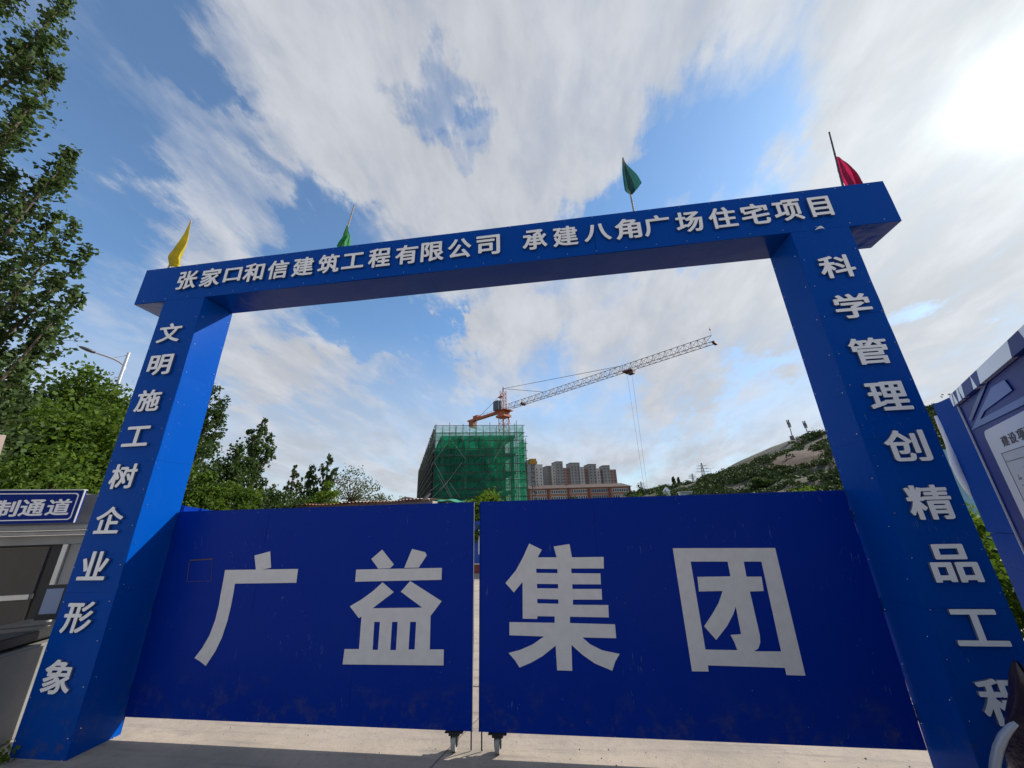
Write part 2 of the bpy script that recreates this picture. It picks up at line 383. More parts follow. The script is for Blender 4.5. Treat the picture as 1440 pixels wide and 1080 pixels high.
def on_plane(O, u, n):
    O, u, n = (np.array(q, float) for q in (O, u, n))
    return lambda X, Z, T: O[None]*np.array([[1, 1, 0]])+X[:, None]*u[None]+T[:, None]*n[None]+Z[:, None]*np.array([[0, 0, 1.0]])

# ------------------------------------------------------------------ ground
def ground_mat():
    m = bpy.data.materials.new('concrete_paving'); m.use_nodes = True; nt = m.node_tree; nt.nodes.clear(); t = NT(nt)
    out = t.n('ShaderNodeOutputMaterial'); b = t.n('ShaderNodeBsdfPrincipled'); b.inputs['Roughness'].default_value = 0.85
    V = t.n('ShaderNodeNewGeometry').outputs['Position']
    a = t.noise(V, 0.9, 8, 0.65); c = t.noise(V, 14, 6, 0.7); e = t.noise(V, 130, 3, 0.6)
    col = t.mix(t.mapr(a, 0.35, 0.68), (0.37, 0.31, 0.25), (0.245, 0.21, 0.172))
    col = t.mix(t.mapr(c, 0.5, 0.72, 0, 0.5), col, (0.17, 0.15, 0.13))
    col = t.mix(t.mapr(e, 0.4, 0.7, 0, 0.35), col, (0.46, 0.42, 0.36))
    mp = t.n('ShaderNodeMapping'); t.l(V, mp.inputs[0]); mp.inputs['Rotation'].default_value = (0, 0, 0.25); mp.inputs['Scale'].default_value = (0.7, 9.0, 1)
    tyre = t.mapr(t.noise(mp.outputs[0], 0.8, 5, 0.6), 0.50, 0.70, 0, 0.55)
    col = t.mix(tyre, col, (0.13, 0.12, 0.105))
    # far away: dusty earth and scrub
    sp = t.n('ShaderNodeSeparateXYZ'); t.l(V, sp.inputs[0])
    far = t.mapr(sp.outputs[1], 24, 30)
    land = t.mix(t.mapr(t.noise(V, 0.12, 7, 0.6), 0.4, 0.6), (0.10, 0.085, 0.05), (0.045, 0.07, 0.02))
    col = t.mix(far, col, land); t.l(col, b.inputs['Base Color'])
    bp = t.n('ShaderNodeBump'); bp.inputs['Strength'].default_value = 0.5; bp.inputs['Distance'].default_value = 0.01
    t.l(t.math('ADD', t.math('MULTIPLY', c, 1.0), t.math('MULTIPLY', e, 0.35)), bp.inputs['Height']); t.l(bp.outputs[0], b.inputs['Normal'])
    t.l(b.outputs[0], out.inputs[0]); return m
g = MB(); g.poly([(-2500, -600, 0), (2500, -600, 0), (2500, 4000, 0), (-2500, 4000, 0)])
g.build('ground', ground_mat(), kind='structure')
# a crack and a sawn joint in the slab
M_JOINT = mat('joint_filler', (0.05, 0.045, 0.04), 0.95)
b = MB()
for (x0, y0, x1, y1, w) in ((-6, 1.55, 16, 1.75, .014), (3.62, 0.25, 3.42, -0.62, .006), (3.42, -0.62, 3.30, -1.6, .006), (3.62, .25, 3.98, 1.6, .006), (1.2, 1.6, 1.1, 9, .012), (6.4, 1.66, 6.7, 9, .012)):
    d = Vector((x1-x0, y1-y0)).normalized(); nn = Vector((-d.y, d.x))*w/2
    b.poly([(x0+nn.x, y0+nn.y, .004), (x0-nn.x, y0-nn.y, .004), (x1-nn.x, y1-nn.y, .004), (x1+nn.x, y1+nn.y, .004)])
b.build('paving_joints', M_JOINT, kind='structure')

# grit and small stones along the gate line
b = MB()
for k in range(260):
    x = random.uniform(.4, 7.4); y = random.gauss(.35, .35); r = random.choice((.003, .004, .005, .006, .009))*random.uniform(.7, 1.3)
    pz = [(x+r*math.cos(a)*random.uniform(.7, 1.2), y+r*math.sin(a)*random.uniform(.7, 1.2), .0) for a in (0, 1.2, 2.5, 3.8, 5.1)]
    tpz = (x+random.uniform(-.3, .3)*r, y+random.uniform(-.3, .3)*r, r*.9)
    for i in range(5): b.poly([pz[i], pz[(i+1) % 5], tpz])
b.build('gravel', mat('grit', (.20, .17, .14), .9, island=(.36, .32, .27)), kind='stuff')

# ------------------------------------------------------------------ entrance gantry
WL, XR, WR, OL, OR_, H1, H2, DP = 0.562, 7.21, 0.534, 0.438, 0.481, 4.424, 4.938, 0.402
XE = XR+WR
gan = thing('entrance_gantry', 'tall blue sheet metal entrance gantry with white raised characters over the gate', 'gantry', (0, 0, 0))
def warp_amt(p, seed):
    return 0.5*math.sin(p*2.1+seed)+0.3*math.sin(p*5.3+seed*2.7)+0.2*math.sin(p*9.1+seed*1.3)
def sheet(axis, c, a0, a1, b0, b1, out, parent, m, amp=0.006, seed=0.0, nu=6, nv=14, name='panel'):
    """thin sheet in plane axis=c, spanning a0..a1 (horizontal) and b0..b1; bulges towards out"""
    s = MB(); T = 0.004
    def P(u, v, off):
        a = a0+(a1-a0)*u; bb = b0+(b1-b0)*v
        ed = math.sin(math.pi*u)
        w = amp*(0.55*warp_amt(bb*1.0+a*0.6, seed)*(0.35+0.65*ed)+0.5*ed*math.sin(math.pi*v))
        ea = 0.0
        if name == 'panel' and axis == 'y': ea = 0.004*warp_amt(bb*1.7, seed+4)*(1 if u > 0.99 else 0)
        q = c+out*(max(0.0005, w+amp*0.5)+off)
        return (a+ea, q, bb) if axis == 'y' else ((q, a, bb) if axis == 'x' else (a, bb, q))
    s.grid(lambda u, v: P(u, v, T), nu, nv); s.grid(lambda u, v: P(u, v, 0), nu, nv)
    n = (nu+1)*(nv+1); k = n
    per = [(i*(nv+1)) for i in range(nu+1)]+[nu*(nv+1)+j for j in range(1, nv+1)]+[i*(nv+1)+nv for i in range(nu-1, -1, -1)]+[j for j in range(nv-1, 0, -1)]
    for i in range(len(per)):
        p, q = per[i], per[(i+1) % len(per)]; s.f.append((p, q, q+k, p+k)); s.mi.append(0)
    o = s.build(name, m, parent, smooth=False)
    return o
def screws(parent, pts, n, r=0.007):
    s = MB(); n = np.array(n, float)
    for p in pts:
        p = np.array(p, float); s.tube(p, p+n*0.004, r, 6, r*0.6)
    return s.build('screws', M_SCREW, parent, kind='stuff')
def pillar(x0, x1, chars, cx, zs, sz, seed):
    pil = MB(); pil.box(x0+.012, x1-.012, .012, DP-.012, 0, H1-0.002)
    p = pil.build('pillar', M_BLUE, gan)
    cuts = [0.0, 1.22, 2.44, 3.40, H1-.004] if seed < 3 else [0.0, 1.1, 2.3, 3.45, H1-.004]
    for i in range(4):
        z0, z1 = cuts[i]+.0006, cuts[i+1]-.0006
        sheet('y', 0.006, x0, x1, z0, z1, -1, p, M_BLUE, 0.007, seed+i)
        sheet('y', DP-.006, x0, x1, z0, z1, 1, p, M_BLUE, 0.003, seed+i+9)
        sheet('x', x0+.006, 0.003, DP-.003, z0, z1, -1, p, M_BLUE, 0.006, seed+i+3)
        sheet('x', x1-.006, 0.003, DP-.003, z0, z1, 1, p, M_BLUE, 0.006, seed+i+5)
    pts = []
    for k in range(14):
        z = .12+k*.33
        if z < H1-.05: pts += [(x0+.03+random.uniform(-.006, .006), -.011, z+random.uniform(-.04, .04)), (x1-.03, -.011, z+.05+random.uniform(-.04, .04))]
    screws(p, pts, (0, -1, 0), .0045)
    ins = x1+.009 if seed < 3 else x0-.009; sg = 1 if seed < 3 else -1
    pts = [(ins, yy, .2+k*.36+(.1 if yy > .2 else 0)) for k in range(12) for yy in (.035, DP-.04)]
    screws(p, pts, (sg, 0, 0), .004)
    for c, z in zip(chars, zs):
        h = sz*(0.92 if c not in '工' else .80); w = sz*(1.12 if c != '工' else 1.15)
        glyph(c, p, cx+random.uniform(-.006, .006), z, w, h, on_y(-.010), M_LET, .016)
    return p
pl = pillar(0.0, WL, '文明施工树企业形象', .262, [3.946, 3.535, 3.104, 2.703, 2.285, 1.860, 1.451, 1.024, .573], .272, 1.0)
pr = pillar(XR, XE, '科学管理创精品工程', 7.487, [3.957, 3.523, 3.069, 2.655, 2.238, 1.808, 1.39, .991, .577], .272, 5.0)
# crossbeam
cb = MB(); cb.box(-OL+.012, XE+OR_-.012, .012, DP-.012, H1+.012, H2-.012)
beam = cb.build('crossbeam', M_BLUE, gan)
xs = [-OL, 1.52, 3.40, 5.28, XE+OR_]
for i in range(4):
    a, bb = xs[i]+.0006, xs[i+1]-.0006
    sheet('y', .006, a, bb, H1, H2, -1, beam, M_BLUE, .004, 20+i, 12, 4)
    sheet('y', DP-.006, a, bb, H1, H2, 1, beam, M_BLUE, .003, 30+i, 12, 4)
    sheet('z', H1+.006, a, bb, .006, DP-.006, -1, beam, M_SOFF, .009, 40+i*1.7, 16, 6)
    sheet('z', H2-.006, a, bb, .006, DP-.006, 1, beam, M_BLUE, .004, 50+i, 8, 3)
sheet('x', -OL+.006, .004, DP-.004, H1+.003, H2-.003, -1, beam, M_BLUE, .004, 61, 4, 4)
sheet('x', XE+OR_-.006, .004, DP-.004, H1+.003, H2-.003, 1, beam, M_BLUE, .004, 62, 4, 4)
pts = [(x, -.009, z) for x in np.arange(-.3, XE+OR_, .31) for z in (H1+.03, H2-.03)]
screws(beam, pts, (0, -1, 0), .0045)
HX = [('张', .264), ('家', .591), ('口', .895), ('和', 1.18), ('信', 1.504), ('建', 1.833), ('筑', 2.165), ('工', 2.472), ('程', 2.803), ('有', 3.135), ('限', 3.444), ('公', 3.766), ('司', 4.098),
      ('承', 4.625), ('建', 4.964), ('八', 5.312), ('角', 5.638), ('广', 5.938), ('场', 6.269), ('住', 6.605), ('宅', 6.924), ('项', 7.239), ('目', 7.55)]
for c, x in HX:
    w, h = .272, .268
    if c == '口': w, h = .235, .20
    if c == '工': w, h = .275, .215
    if c == '八': w, h = .29, .225
    if c == '目': w, h = .20, .25
    glyph(c, beam, x, 4.687, w, h, on_y(-.010), M_LET, .016)
# torn strip of sheet at the right joint
b = MB(); b.grid(lambda u, v: (7.42+.09*u, -.02-.02*math.sin(3*u), H1-.02+.03*v*math.sin(math.pi*u)), 6, 2); b.build('loose_strip', M_WHITE, gan)

# ------------------------------------------------------------------ gate leaves
T_, B_, GY, XG1, XG2 = 1.929, .139, .388, 3.874, 3.926
gY = GY-.012   # front of the sheets
def glp(pts, ox, oy, sc): return [tuple(aty(ox+x/sc, oy+y/sc, gY)[[0, 2]]) for x, y in pts]
A1 = (250, 740, 3.3488); A2 = (680, 740, 2.88)
BIG = {
 '广': [A1, [[(362, 138), (436, 118), (440, 195), (405, 203), (369, 204)]],
        [[(224, 206), (567, 201), (559, 266), (270, 270), (262, 320), (250, 380), (236, 440), (210, 520), (180, 585), (133, 657), (106, 636), (80, 620), (115, 575), (150, 515), (178, 440), (195, 370), (205, 310), (215, 258)]]],
 '益': [A1, [[(963, 110), (1018, 180), (1000, 198), (945, 200), (912, 154)]], [[(1104, 107), (1165, 122), (1173, 137), (1135, 195), (1067, 196)]],
        [[(841, 204), (1244, 196), (1242, 252), (836, 261)]],
        [[(965, 264), (1018, 310), (918, 386), (1152, 383), (1051, 308), (1095, 258), (1243, 353), (1191, 422), (1187, 580), (1253, 580), (1252, 655), (777, 650), (786, 578), (854, 578), (866, 425), (853, 432), (811, 377), (870, 342), (920, 305)],
         [(926, 450), (953, 450), (943, 582), (918, 582)], [(1010, 450), (1036, 450), (1028, 583), (1001, 583)], [(1095, 450), (1123, 450), (1116, 580), (1087, 580)]]],
 '集': [A2, [[(185, 70), (236, 95), (219, 126), (296, 126), (284, 82), (348, 72), (358, 126), (486, 124), (487, 171), (355, 171), (356, 190), (473, 191), (475, 235), (359, 235), (360, 254), (478, 254), (480, 297), (362, 297), (362, 318), (505, 319), (507, 369), (350, 366), (350, 392), (532, 397), (537, 453), (400, 450), (432, 478), (480, 502), (551, 517), (533, 548), (521, 585), (450, 555), (400, 520), (356, 480), (359, 585), (298, 583), (292, 483), (240, 525), (195, 551), (146, 572), (127, 542), (102, 513), (150, 500), (200, 478), (245, 446), (105, 441), (105, 388), (288, 391), (288, 365), (219, 364), (217, 375), (159, 374), (158, 225), (123, 268), (89, 230), (130, 180), (158, 130)],
        [(213, 172), (299, 173), (300, 190), (214, 189)], [(216, 233), (302, 234), (302, 252), (217, 251)], [(217, 294), (303, 296), (304, 314), (218, 312)]]],
 '团': [A2, [[(766, 89), (1180, 88), (1303, 605), (1226, 602), (1220, 573), (908, 563), (911, 588), (844, 587)],
        [(838, 143), (988, 143), (1000, 203), (866, 205), (872, 264), (968, 262), (952, 310), (925, 358), (893, 405), (942, 460), (985, 405), (1010, 358), (1021, 325), (1043, 437), (1000, 440), (1015, 468), (1028, 502), (898, 499)],
        [(1053, 143), (1125, 143), (1205, 507), (1095, 506), (1112, 495), (1120, 470), (1118, 440), (1078, 264), (1134, 262), (1125, 204), (1064, 204)]]],
}
def leaf(x0, x1, hinge, label, chars, seed):
    L = thing('gate_leaf', label, 'gate', (x0 if hinge < 0 else x1, GY, 0), 'pair of blue sheet metal gate leaves')
    fr = MB()
    for z in (B_+.03, (T_+B_)/2, T_-.03): fr.box(x0+.02, x1-.02, GY, GY+.04, z-.02, z+.02)
    for x in (x0+.02, (x0+x1)/2, x1-.06): fr.box(x, x+.04, GY+.0005, GY+.0395, B_+.012, T_-.012)
    fr.build('frame', M_BLUEG, L)
    n = 3; xs = np.linspace(x0, x1, n+1)
    for i in range(n):
        sheet('y', GY-.004, xs[i]+.0005, xs[i+1]-.0005, B_, T_, -1, L, M_BLUEG, .0016, seed+i*2.3, 8, 8)
    bk = MB(); bk.box(x0+.003, x1-.003, GY-.0035, GY-.0005, B_+.003, T_-.003); bk.build('backing_sheet', M_BLUEG, L)
    tr = MB(); tr.box(x0, x1, GY-.010, GY+.044, T_+.0005, T_+.006); tr.build('top_trim', M_BLUEG, L)
    e = x1-.004 if hinge < 0 else x0
    tr = MB(); tr.box(e, e+.004, GY-.016, GY-.0105, B_, T_); tr.build('edge_trim', M_ALU if hinge < 0 else M_BLUEG, L)
    screws(L, [(x, GY-.0105, z) for x in np.arange(x0+.1, x1, .29) for z in (T_-.025, B_+.025)], (0, -1, 0), .003)
    for k, c in enumerate(chars):
        for gl in BIG[c][1:]:
            loops = [glp(p, *BIG[c][0]) for p in gl]
            outline('character', L, loops, on_y(gY), M_LETS, .003)
    # caster close to the free edge
    cx = x1-.155 if hinge < 0 else x0+.155
    br = MB(); br.box(cx-.075, cx+.075, GY-.03, GY+.05, B_-.010, B_-.002); br.box(cx-.045, cx+.045, GY-.02, GY+.045, B_-.032, B_-.0105)
    for s in (-1, 1):
        xx = cx+s*.024
        br.hexa([(xx-.003, GY-.012, .035), (xx+.003, GY-.012, .035), (xx+.003, GY+.022, .035), (xx-.003, GY+.022, .035)],
                [(xx-.003, GY-.025, B_-.0325), (xx+.003, GY-.025, B_-.0325), (xx+.003, GY+.04, B_-.0325), (xx-.003, GY+.04, B_-.0325)])
    ca = br.build('caster', M_BLACK, L)
    w = MB(); w.tube((cx-.0185, GY+.004, .052), (cx+.0185, GY+.004, .052), .0505, 20); w.build('wheel', mat('grey_nylon_wheel', (.36, .34, .33), .45, var=.2), ca)
    w = MB(); w.tube((cx-.03, GY+.004, .052), (cx+.03, GY+.004, .052), .010, 8); w.build('axle', M_STEEL, ca)
    rx = x1-.018 if hinge < 0 else x0+.018
    r = MB(); r.tube((rx, GY+.018, .006), (rx, GY+.018, .42), .006, 8); r.build('drop_bolt', M_BLACK, L)
    hx = x0 if hinge < 0 else x1
    for z in (.35, 1.05, 1.72):
        h = MB(); h.tube((hx, GY+.012, z-.05), (hx, GY+.012, z+.05), .011, 8); h.build('hinge', M_BLACK, L)
    return L
Lf = leaf(WL+.014, XG1, -1, 'left blue gate leaf with two white characters and a small cut hatch', '广益', 71)
Rt = leaf(XG2, XR-.014, 1, 'right blue gate leaf with two white characters and a plain surface', '集团', 83)
# cut hatch in the left leaf: rusty, partly worn slit round a small flap
hp = [aty(x, y, gY)[[0, 2]] for x, y in ((267, 788), (299, 786), (297, 817), (263, 818))]
b = MB()
def slit(p, q, w, m=0):
    d = np.array(q)-np.array(p); d /= np.linalg.norm(d); nn = np.array([-d[1], d[0]])*w/2; y = gY-.0012
    b.poly([(p[0]-nn[0], y, p[1]-nn[1]), (q[0]-nn[0], y, q[1]-nn[1]), (q[0]+nn[0], y, q[1]+nn[1]), (p[0]+nn[0], y, p[1]+nn[1])])
slit(hp[0], hp[1], .010); slit(hp[0]-[0, .012], hp[3], .006); slit(hp[1]-[0, .012], hp[2], .003); slit(hp[3]-[-.012, 0], hp[2], .003)
b.build('hatch_edge', mat('rust_slit', (.16, .10, .05), .8, col2=(.05, .045, .06), vscale=40), Lf)

# ------------------------------------------------------------------ flags on the gantry
def cloth_mat(name, c): return mat(name, c, .7, var=.25, vscale=8, trans=.45, extra=(1, 1, 1), bump=.3, bscale=25)
def flag(label, p_low, p_top, Y, pts, m, folds, rp=.011, pm=None, rag=0.0):
    a = aty(*p_low, Y); c = aty(*p_top, Y)
    dr = (c-a)/np.linalg.norm(c-a); a = a-dr*((a[2]-(H2-.01))/dr[2]) if a[2] > H2 else a
    t = thing('flag', label, 'flag', a, 'flags tied to sticks along the top of the gantry')
    s = MB(); n = 6
    for k in range(n):
        p = a+(c-a)*k/n; q = a+(c-a)*(k+1)/n
        s.tube(p, q, rp*(1-.35*k/n), 8, rp*(1-.35*(k+1)/n)); s.tube(q-dr*.008, q, rp*1.15*(1-.35*k/n), 8)
    s.build('flagpole', pm or mat('bamboo_stick', (.30, .24, .15), .6, var=.3), t)
    # cloth hangs in folds between its edges, each given at several heights
    L = [aty(*p[0], Y) for p in pts]; Rr = [aty(*p[1], Y) for p in pts]
    def P(u, v):
        k = min(len(pts)-2, int(v*(len(pts)-1))); f = v*(len(pts)-1)-k
        l = L[k]*(1-f)+L[k+1]*f; r = Rr[k]*(1-f)+Rr[k+1]*f
        w = np.linalg.norm(r-l)
        q = l+(r-l)*u; amp = min(.045, .30*w)
        q = q+np.array([0, 1, 0])*amp*(math.sin(u*folds*math.pi+v*2.2)+.4*math.sin(u*folds*2.7*math.pi+1+v*5))*(.25+.75*v)
        q = q+np.array([1, 0, .3])*.01*math.sin(v*9+u*4)*u
        return q
    s = MB(); s.grid(P, 22, 22)
    o = s.build('cloth', m, t, smooth=True)
    kn = MB(); 
    for v in (0.02, .5):
        k = a+(c-a)*0
    return t
flag('yellow flag hanging limp from its stick above the left pillar', (236, 378), (269, 310), .2,
     [((268, 311), (269, 313)), ((254, 334), (265, 336)), ((243, 350), (260, 352)), ((234, 363), (258, 362)), ((240, 376), (256, 376))], cloth_mat('yellow_cloth', (.62, .50, .03)), 3, pm=mat('pinkish_stick', (.5, .33, .28), .6))
flag('bright green flag knotted low on a thin leaning stick above 工程', (480, 350), (498, 289), .2,
     [((487, 317), (491, 319)), ((483, 326), (490, 328)), ((481, 335), (492, 336)), ((474, 349), (491, 349))], cloth_mat('green_cloth', (.03, .36, .10)), 4)
flag('dark teal flag bunched at the top of a stick near the middle of the beam', (892, 300), (876, 222), .2,
     [((875, 223), (878, 224)), ((875, 238), (886, 236)), ((877, 254), (895, 250)), ((879, 266), (903, 262)), ((888, 274), (891, 272))], cloth_mat('teal_cloth', (.02, .10, .10)), 3)
flag('crimson flag sagging from a tall dark stick at the right end of the beam', (1187, 268), (1166, 186), .2,
     [((1175, 220), (1181, 221)), ((1177, 229), (1192, 230)), ((1180, 240), (1203, 245)), ((1190, 258), (1215, 261)), ((1193, 266), (1219, 270))], cloth_mat('crimson_cloth', (.45, .02, .09)), 4, pm=mat('dark_stick', (.05, .04, .05), .6))

# ------------------------------------------------------------------ foliage
def leaf_mat(name, c, c2, tr=.5): return mat(name, c, .7, island=c2, trans=tr, col2=tuple(x*.75 for x in c), vscale=.8, spec=.12)
LM = {
 'poplar': leaf_mat('poplar_leaf', (.045, .085, .030), (.085, .125, .05), .35),
 'locust': leaf_mat('locust_leaf', (.050, .102, .017), (.105, .165, .026), .45),
 'dark': leaf_mat('dark_leaf', (.035, .07, .025), (.07, .11, .035), .38),
 'bright': leaf_mat('bright_leaf', (.08, .15, .018), (.14, .21, .028), .45),
 'sparse': leaf_mat('sparse_leaf', (.06, .085, .04), (.10, .12, .06), .4),
 'hill': leaf_mat('hill_leaf', (.040, .070, .022), (.075, .105, .034), .08),
}
def leaves(C, size, jit=.35, up=.25):
    """diamond leaves, slightly folded, round the given centres"""
    n = len(C); s = size*rng.uniform(1-jit, 1+jit, n)[:, None]
    nrm = rng.normal(size=(n, 3)); nrm[:, 2] += up; nrm /= np.linalg.norm(nrm, axis=1)[:, None]
    a = np.cross(nrm, rng.normal(size=(n, 3))); a /= np.linalg.norm(a, axis=1)[:, None]; b = np.cross(nrm, a)
    V = np.empty((n, 4, 3)); V[:, 0] = C-a*s*.5; V[:, 1] = C+b*s*.36+nrm*s*.08; V[:, 2] = C+a*s*.55; V[:, 3] = C-b*s*.36+nrm*s*.08
    return V.reshape(-1, 3)
def crown_obj(name, C, size, m, parent, kind=None, **k):
    me = fast_mesh(name, leaves(C, size, **k), 4, m); o = bpy.data.objects.new(name, me); COL.objects.link(o); setw(o, parent)
    return props(o, kind=kind)
def spires(base, h, r, n, low=.15, lean=(0, 0)):
    """steep limbs of a poplar: start and end points"""
    out = []
    for i in range(n):
        z0 = h*(low+(.75-low)*(i/n)**.9); an = i*2.4+random.uniform(-.4, .4); ln = h*random.uniform(.22, .36)*(1-.35*i/n)
        rr = r*random.uniform(.65, 1.15)*(1-.45*i/n)
        p = np.array([base[0], base[1], base[2]+z0]); q = p+np.array([rr*math.cos(an)+lean[0], rr*math.sin(an)+lean[1], ln])
        out.append((p, q))
    out.append((np.array([base[0], base[1], base[2]+h*.7]), np.array([base[0]+lean[0], base[1]+lean[1], base[2]+h])))
    return out
def poplar(label, base, h, r, n, nl, lsz, m, group, spread=.16, low=.12, name='poplar_tree'):
    t = thing(name, label, 'tree', base, group)
    lim = spires(base, h, r, n, low)
    s = MB(); tp = [np.array(base)+np.array([.04*h*math.sin(k)*.3, .02*h*math.cos(k*2)*.3, h*k/6]) for k in range(7)]
    s.chain(tp, [max(.01, .018*h*(1-k/6.3)) for k in range(7)])
    s.build('trunk', M_BARK, t)
    s = MB()
    for p, q in lim:
        md = (p+q)/2+np.array([(q-p)[0]*.18, (q-p)[1]*.18, -.04*h*.3]); s.chain([p, md, q], [.006*h, .004*h, .0012*h], 5)
    s.build('limbs', M_BARK, t)
    C = []
    for i, (p, q) in enumerate(lim):
        k = max(20, int(nl*np.linalg.norm(q-p)/sum(np.linalg.norm(b-a) for a, b in lim)))
        md = (p+q)/2+np.array([(q-p)[0]*.18, (q-p)[1]*.18, 0])
        # twigs: small bunches strung along the limb
        nb = max(4, k//14); u = rng.uniform(.1, 1.0, nb)
        pc = ((1-u)**2)[:, None]*p+(2*u*(1-u))[:, None]*md+(u**2)[:, None]*q
        w = spread*h*(.35+.9*(1-u))[:, None]*.5
        pc = pc+rng.normal(size=(nb, 3))*w*np.array([1, 1, .8])
        c = pc[rng.integers(0, nb, k)]+rng.normal(size=(k, 3))*spread*h*.10*np.array([1, 1, 1.5])
        C.append(c)
    crown_obj('crown', np.concatenate(C), lsz, LM[m], t); return t
def bushy(label, base, h, r, nclump, nl, lsz, m, group=None, low=.25, name='broadleaf_tree', csz=.24, cat='tree', trunk=True, flat=1.0):
    t = thing(name, label, cat, base, group)
    base = np.array(base, float); cen = base+np.array([0, 0, h*(low+1)/2]); hz = h*(1-low)/2
    d = rng.normal(size=(nclump, 3)); d /= np.linalg.norm(d, axis=1)[:, None]
    rad = rng.uniform(.35, 1.0, nclump)**.6
    cl = cen+d*rad[:, None]*np.array([r, r, hz])*.86*rng.uniform(.8, 1.12, (nclump, 1))
    if trunk:
        s = MB(); top = cen-np.array([0, 0, hz*.3]); s.chain([base, (base+top)/2+np.array([.02*h, .01*h, 0]), top], [.03*h, .022*h, .012*h])
        s.build('trunk', M_BARK, t); s = MB()
        for c in cl[:26]: s.chain([top, (top+c)/2+np.array([0, 0, -.03*h]), c], [.010*h, .006*h, .0015*h], 5)
        s.build('limbs', M_BARK, t)
    wgt = rng.uniform(.4, 1.6, nclump); idx = rng.choice(nclump, nl, p=wgt/wgt.sum())
    off = rng.normal(size=(nl, 3)); off /= np.linalg.norm(off, axis=1)[:, None]
    off *= (rng.uniform(0, 1, nl)**.5)[:, None]*csz*r*np.array([1.15, 1.15, .75*flat])
    stray = rng.uniform(size=nl) < .06; off[stray] *= 1.7
    crown_obj('crown', cl[idx]+off, lsz, LM[m], t); return t

def gpos(px, py, D):
    p = atd(px, py, D); return (p[0], p[1], 0.0), float(p[2])

# the near poplar on the left: limbs rise steeply, tips known from where they stand
def near_poplar():
    base = atd(-330, 740, 11.5); base[2] = 0
    t = thing('poplar_tree', 'tall near poplar with leafy upswept limbs rising above the gatehouse', 'tree', base)
    top = np.array([base[0], base[1], 10.2])
    tp = [base+(top-base)*k/8+np.array([.12*math.sin(k*1.7), .1*math.cos(k*2.1), 0]) for k in range(9)]
    tr = MB(); tr.chain(tp, [.20*(1-k/8.8) for k in range(9)], 10); tr.build('trunk', M_BARK, t)
    sp = [((-75, 190), (100, -6), 10.5, .30), ((-30, 150), (92, 44), 10.3, .24), ((-40, 260), (84, 92), 10.2, .25), ((-90, 60), (60, -70), 11, .35), ((-60, 40), (30, -10), 10.8, .3),
          ((-60, 330), (40, 148), 10.6, .26), ((-50, 400), (104, 212), 10.0, .30), ((-30, 330), (100, 238), 10.2, .24), ((-80, 420), (20, 240), 10.6, .35), ((-20, 420), (82, 300), 10.4, .3),
          ((-70, 520), (106, 318), 9.8, .26), ((-20, 500), (131, 348), 10.0, .24), ((-60, 600), (112, 408), 9.8, .28), ((-10, 560), (96, 438), 10.2, .30), ((-70, 650), (62, 470), 10.2, .36),
          ((-60, 700), (36, 520), 10.4, .36), ((-90, 560), (10, 380), 10.8, .4), ((-60, 300), (30, 330), 10.9, .38), ((-40, 460), (50, 420), 11, .36), ((-90, 720), (5, 560), 10.0, .36), ((-40, 640), (40, 560), 10.5, .36)]
    li = MB(); C = []
    for (a, b, D, w) in sp:
        q = atd(*b, D); p = atd(*a, D+.4)
        j = tp[min(7, max(1, int((p[2]-1.4)/10.2*8)))]
        md = (p+q)/2+np.array([0, 0, -.12]); li.chain([j, p, md, q], [.05, .034, .020, .005], 6)
        L = np.linalg.norm(q-p); nb = int(30*L); u = rng.uniform(0, 1.0, nb)
        pc = ((1-u)**2)[:, None]*p+(2*u*(1-u))[:, None]*md+(u**2)[:, None]*q
        dirs = rng.normal(size=(nb, 3)); dirs[:, 2] = np.abs(dirs[:, 2])*1.2
        ww = (w*(.18+1.0*np.sin(np.clip(1-u, 0, 1)*2.1)))[:, None]
        tip = pc+dirs*ww*.62
        for i in range(0, nb, 3): li.tube(pc[i], tip[i], .005, 4, .002, cap=False)
        k = 10; f = rng.uniform(.15, 1.1, (nb, k, 1)); c = pc[:, None]*(1-f)+tip[:, None]*f+rng.normal(size=(nb, k, 3))*.05
        C.append(c.reshape(-1, 3))
    li.build('limbs', M_BARK, t)
    C = np.concatenate(C); crown_obj('crown', C, .090, LM['poplar'], t, jit=.4)
near_poplar()

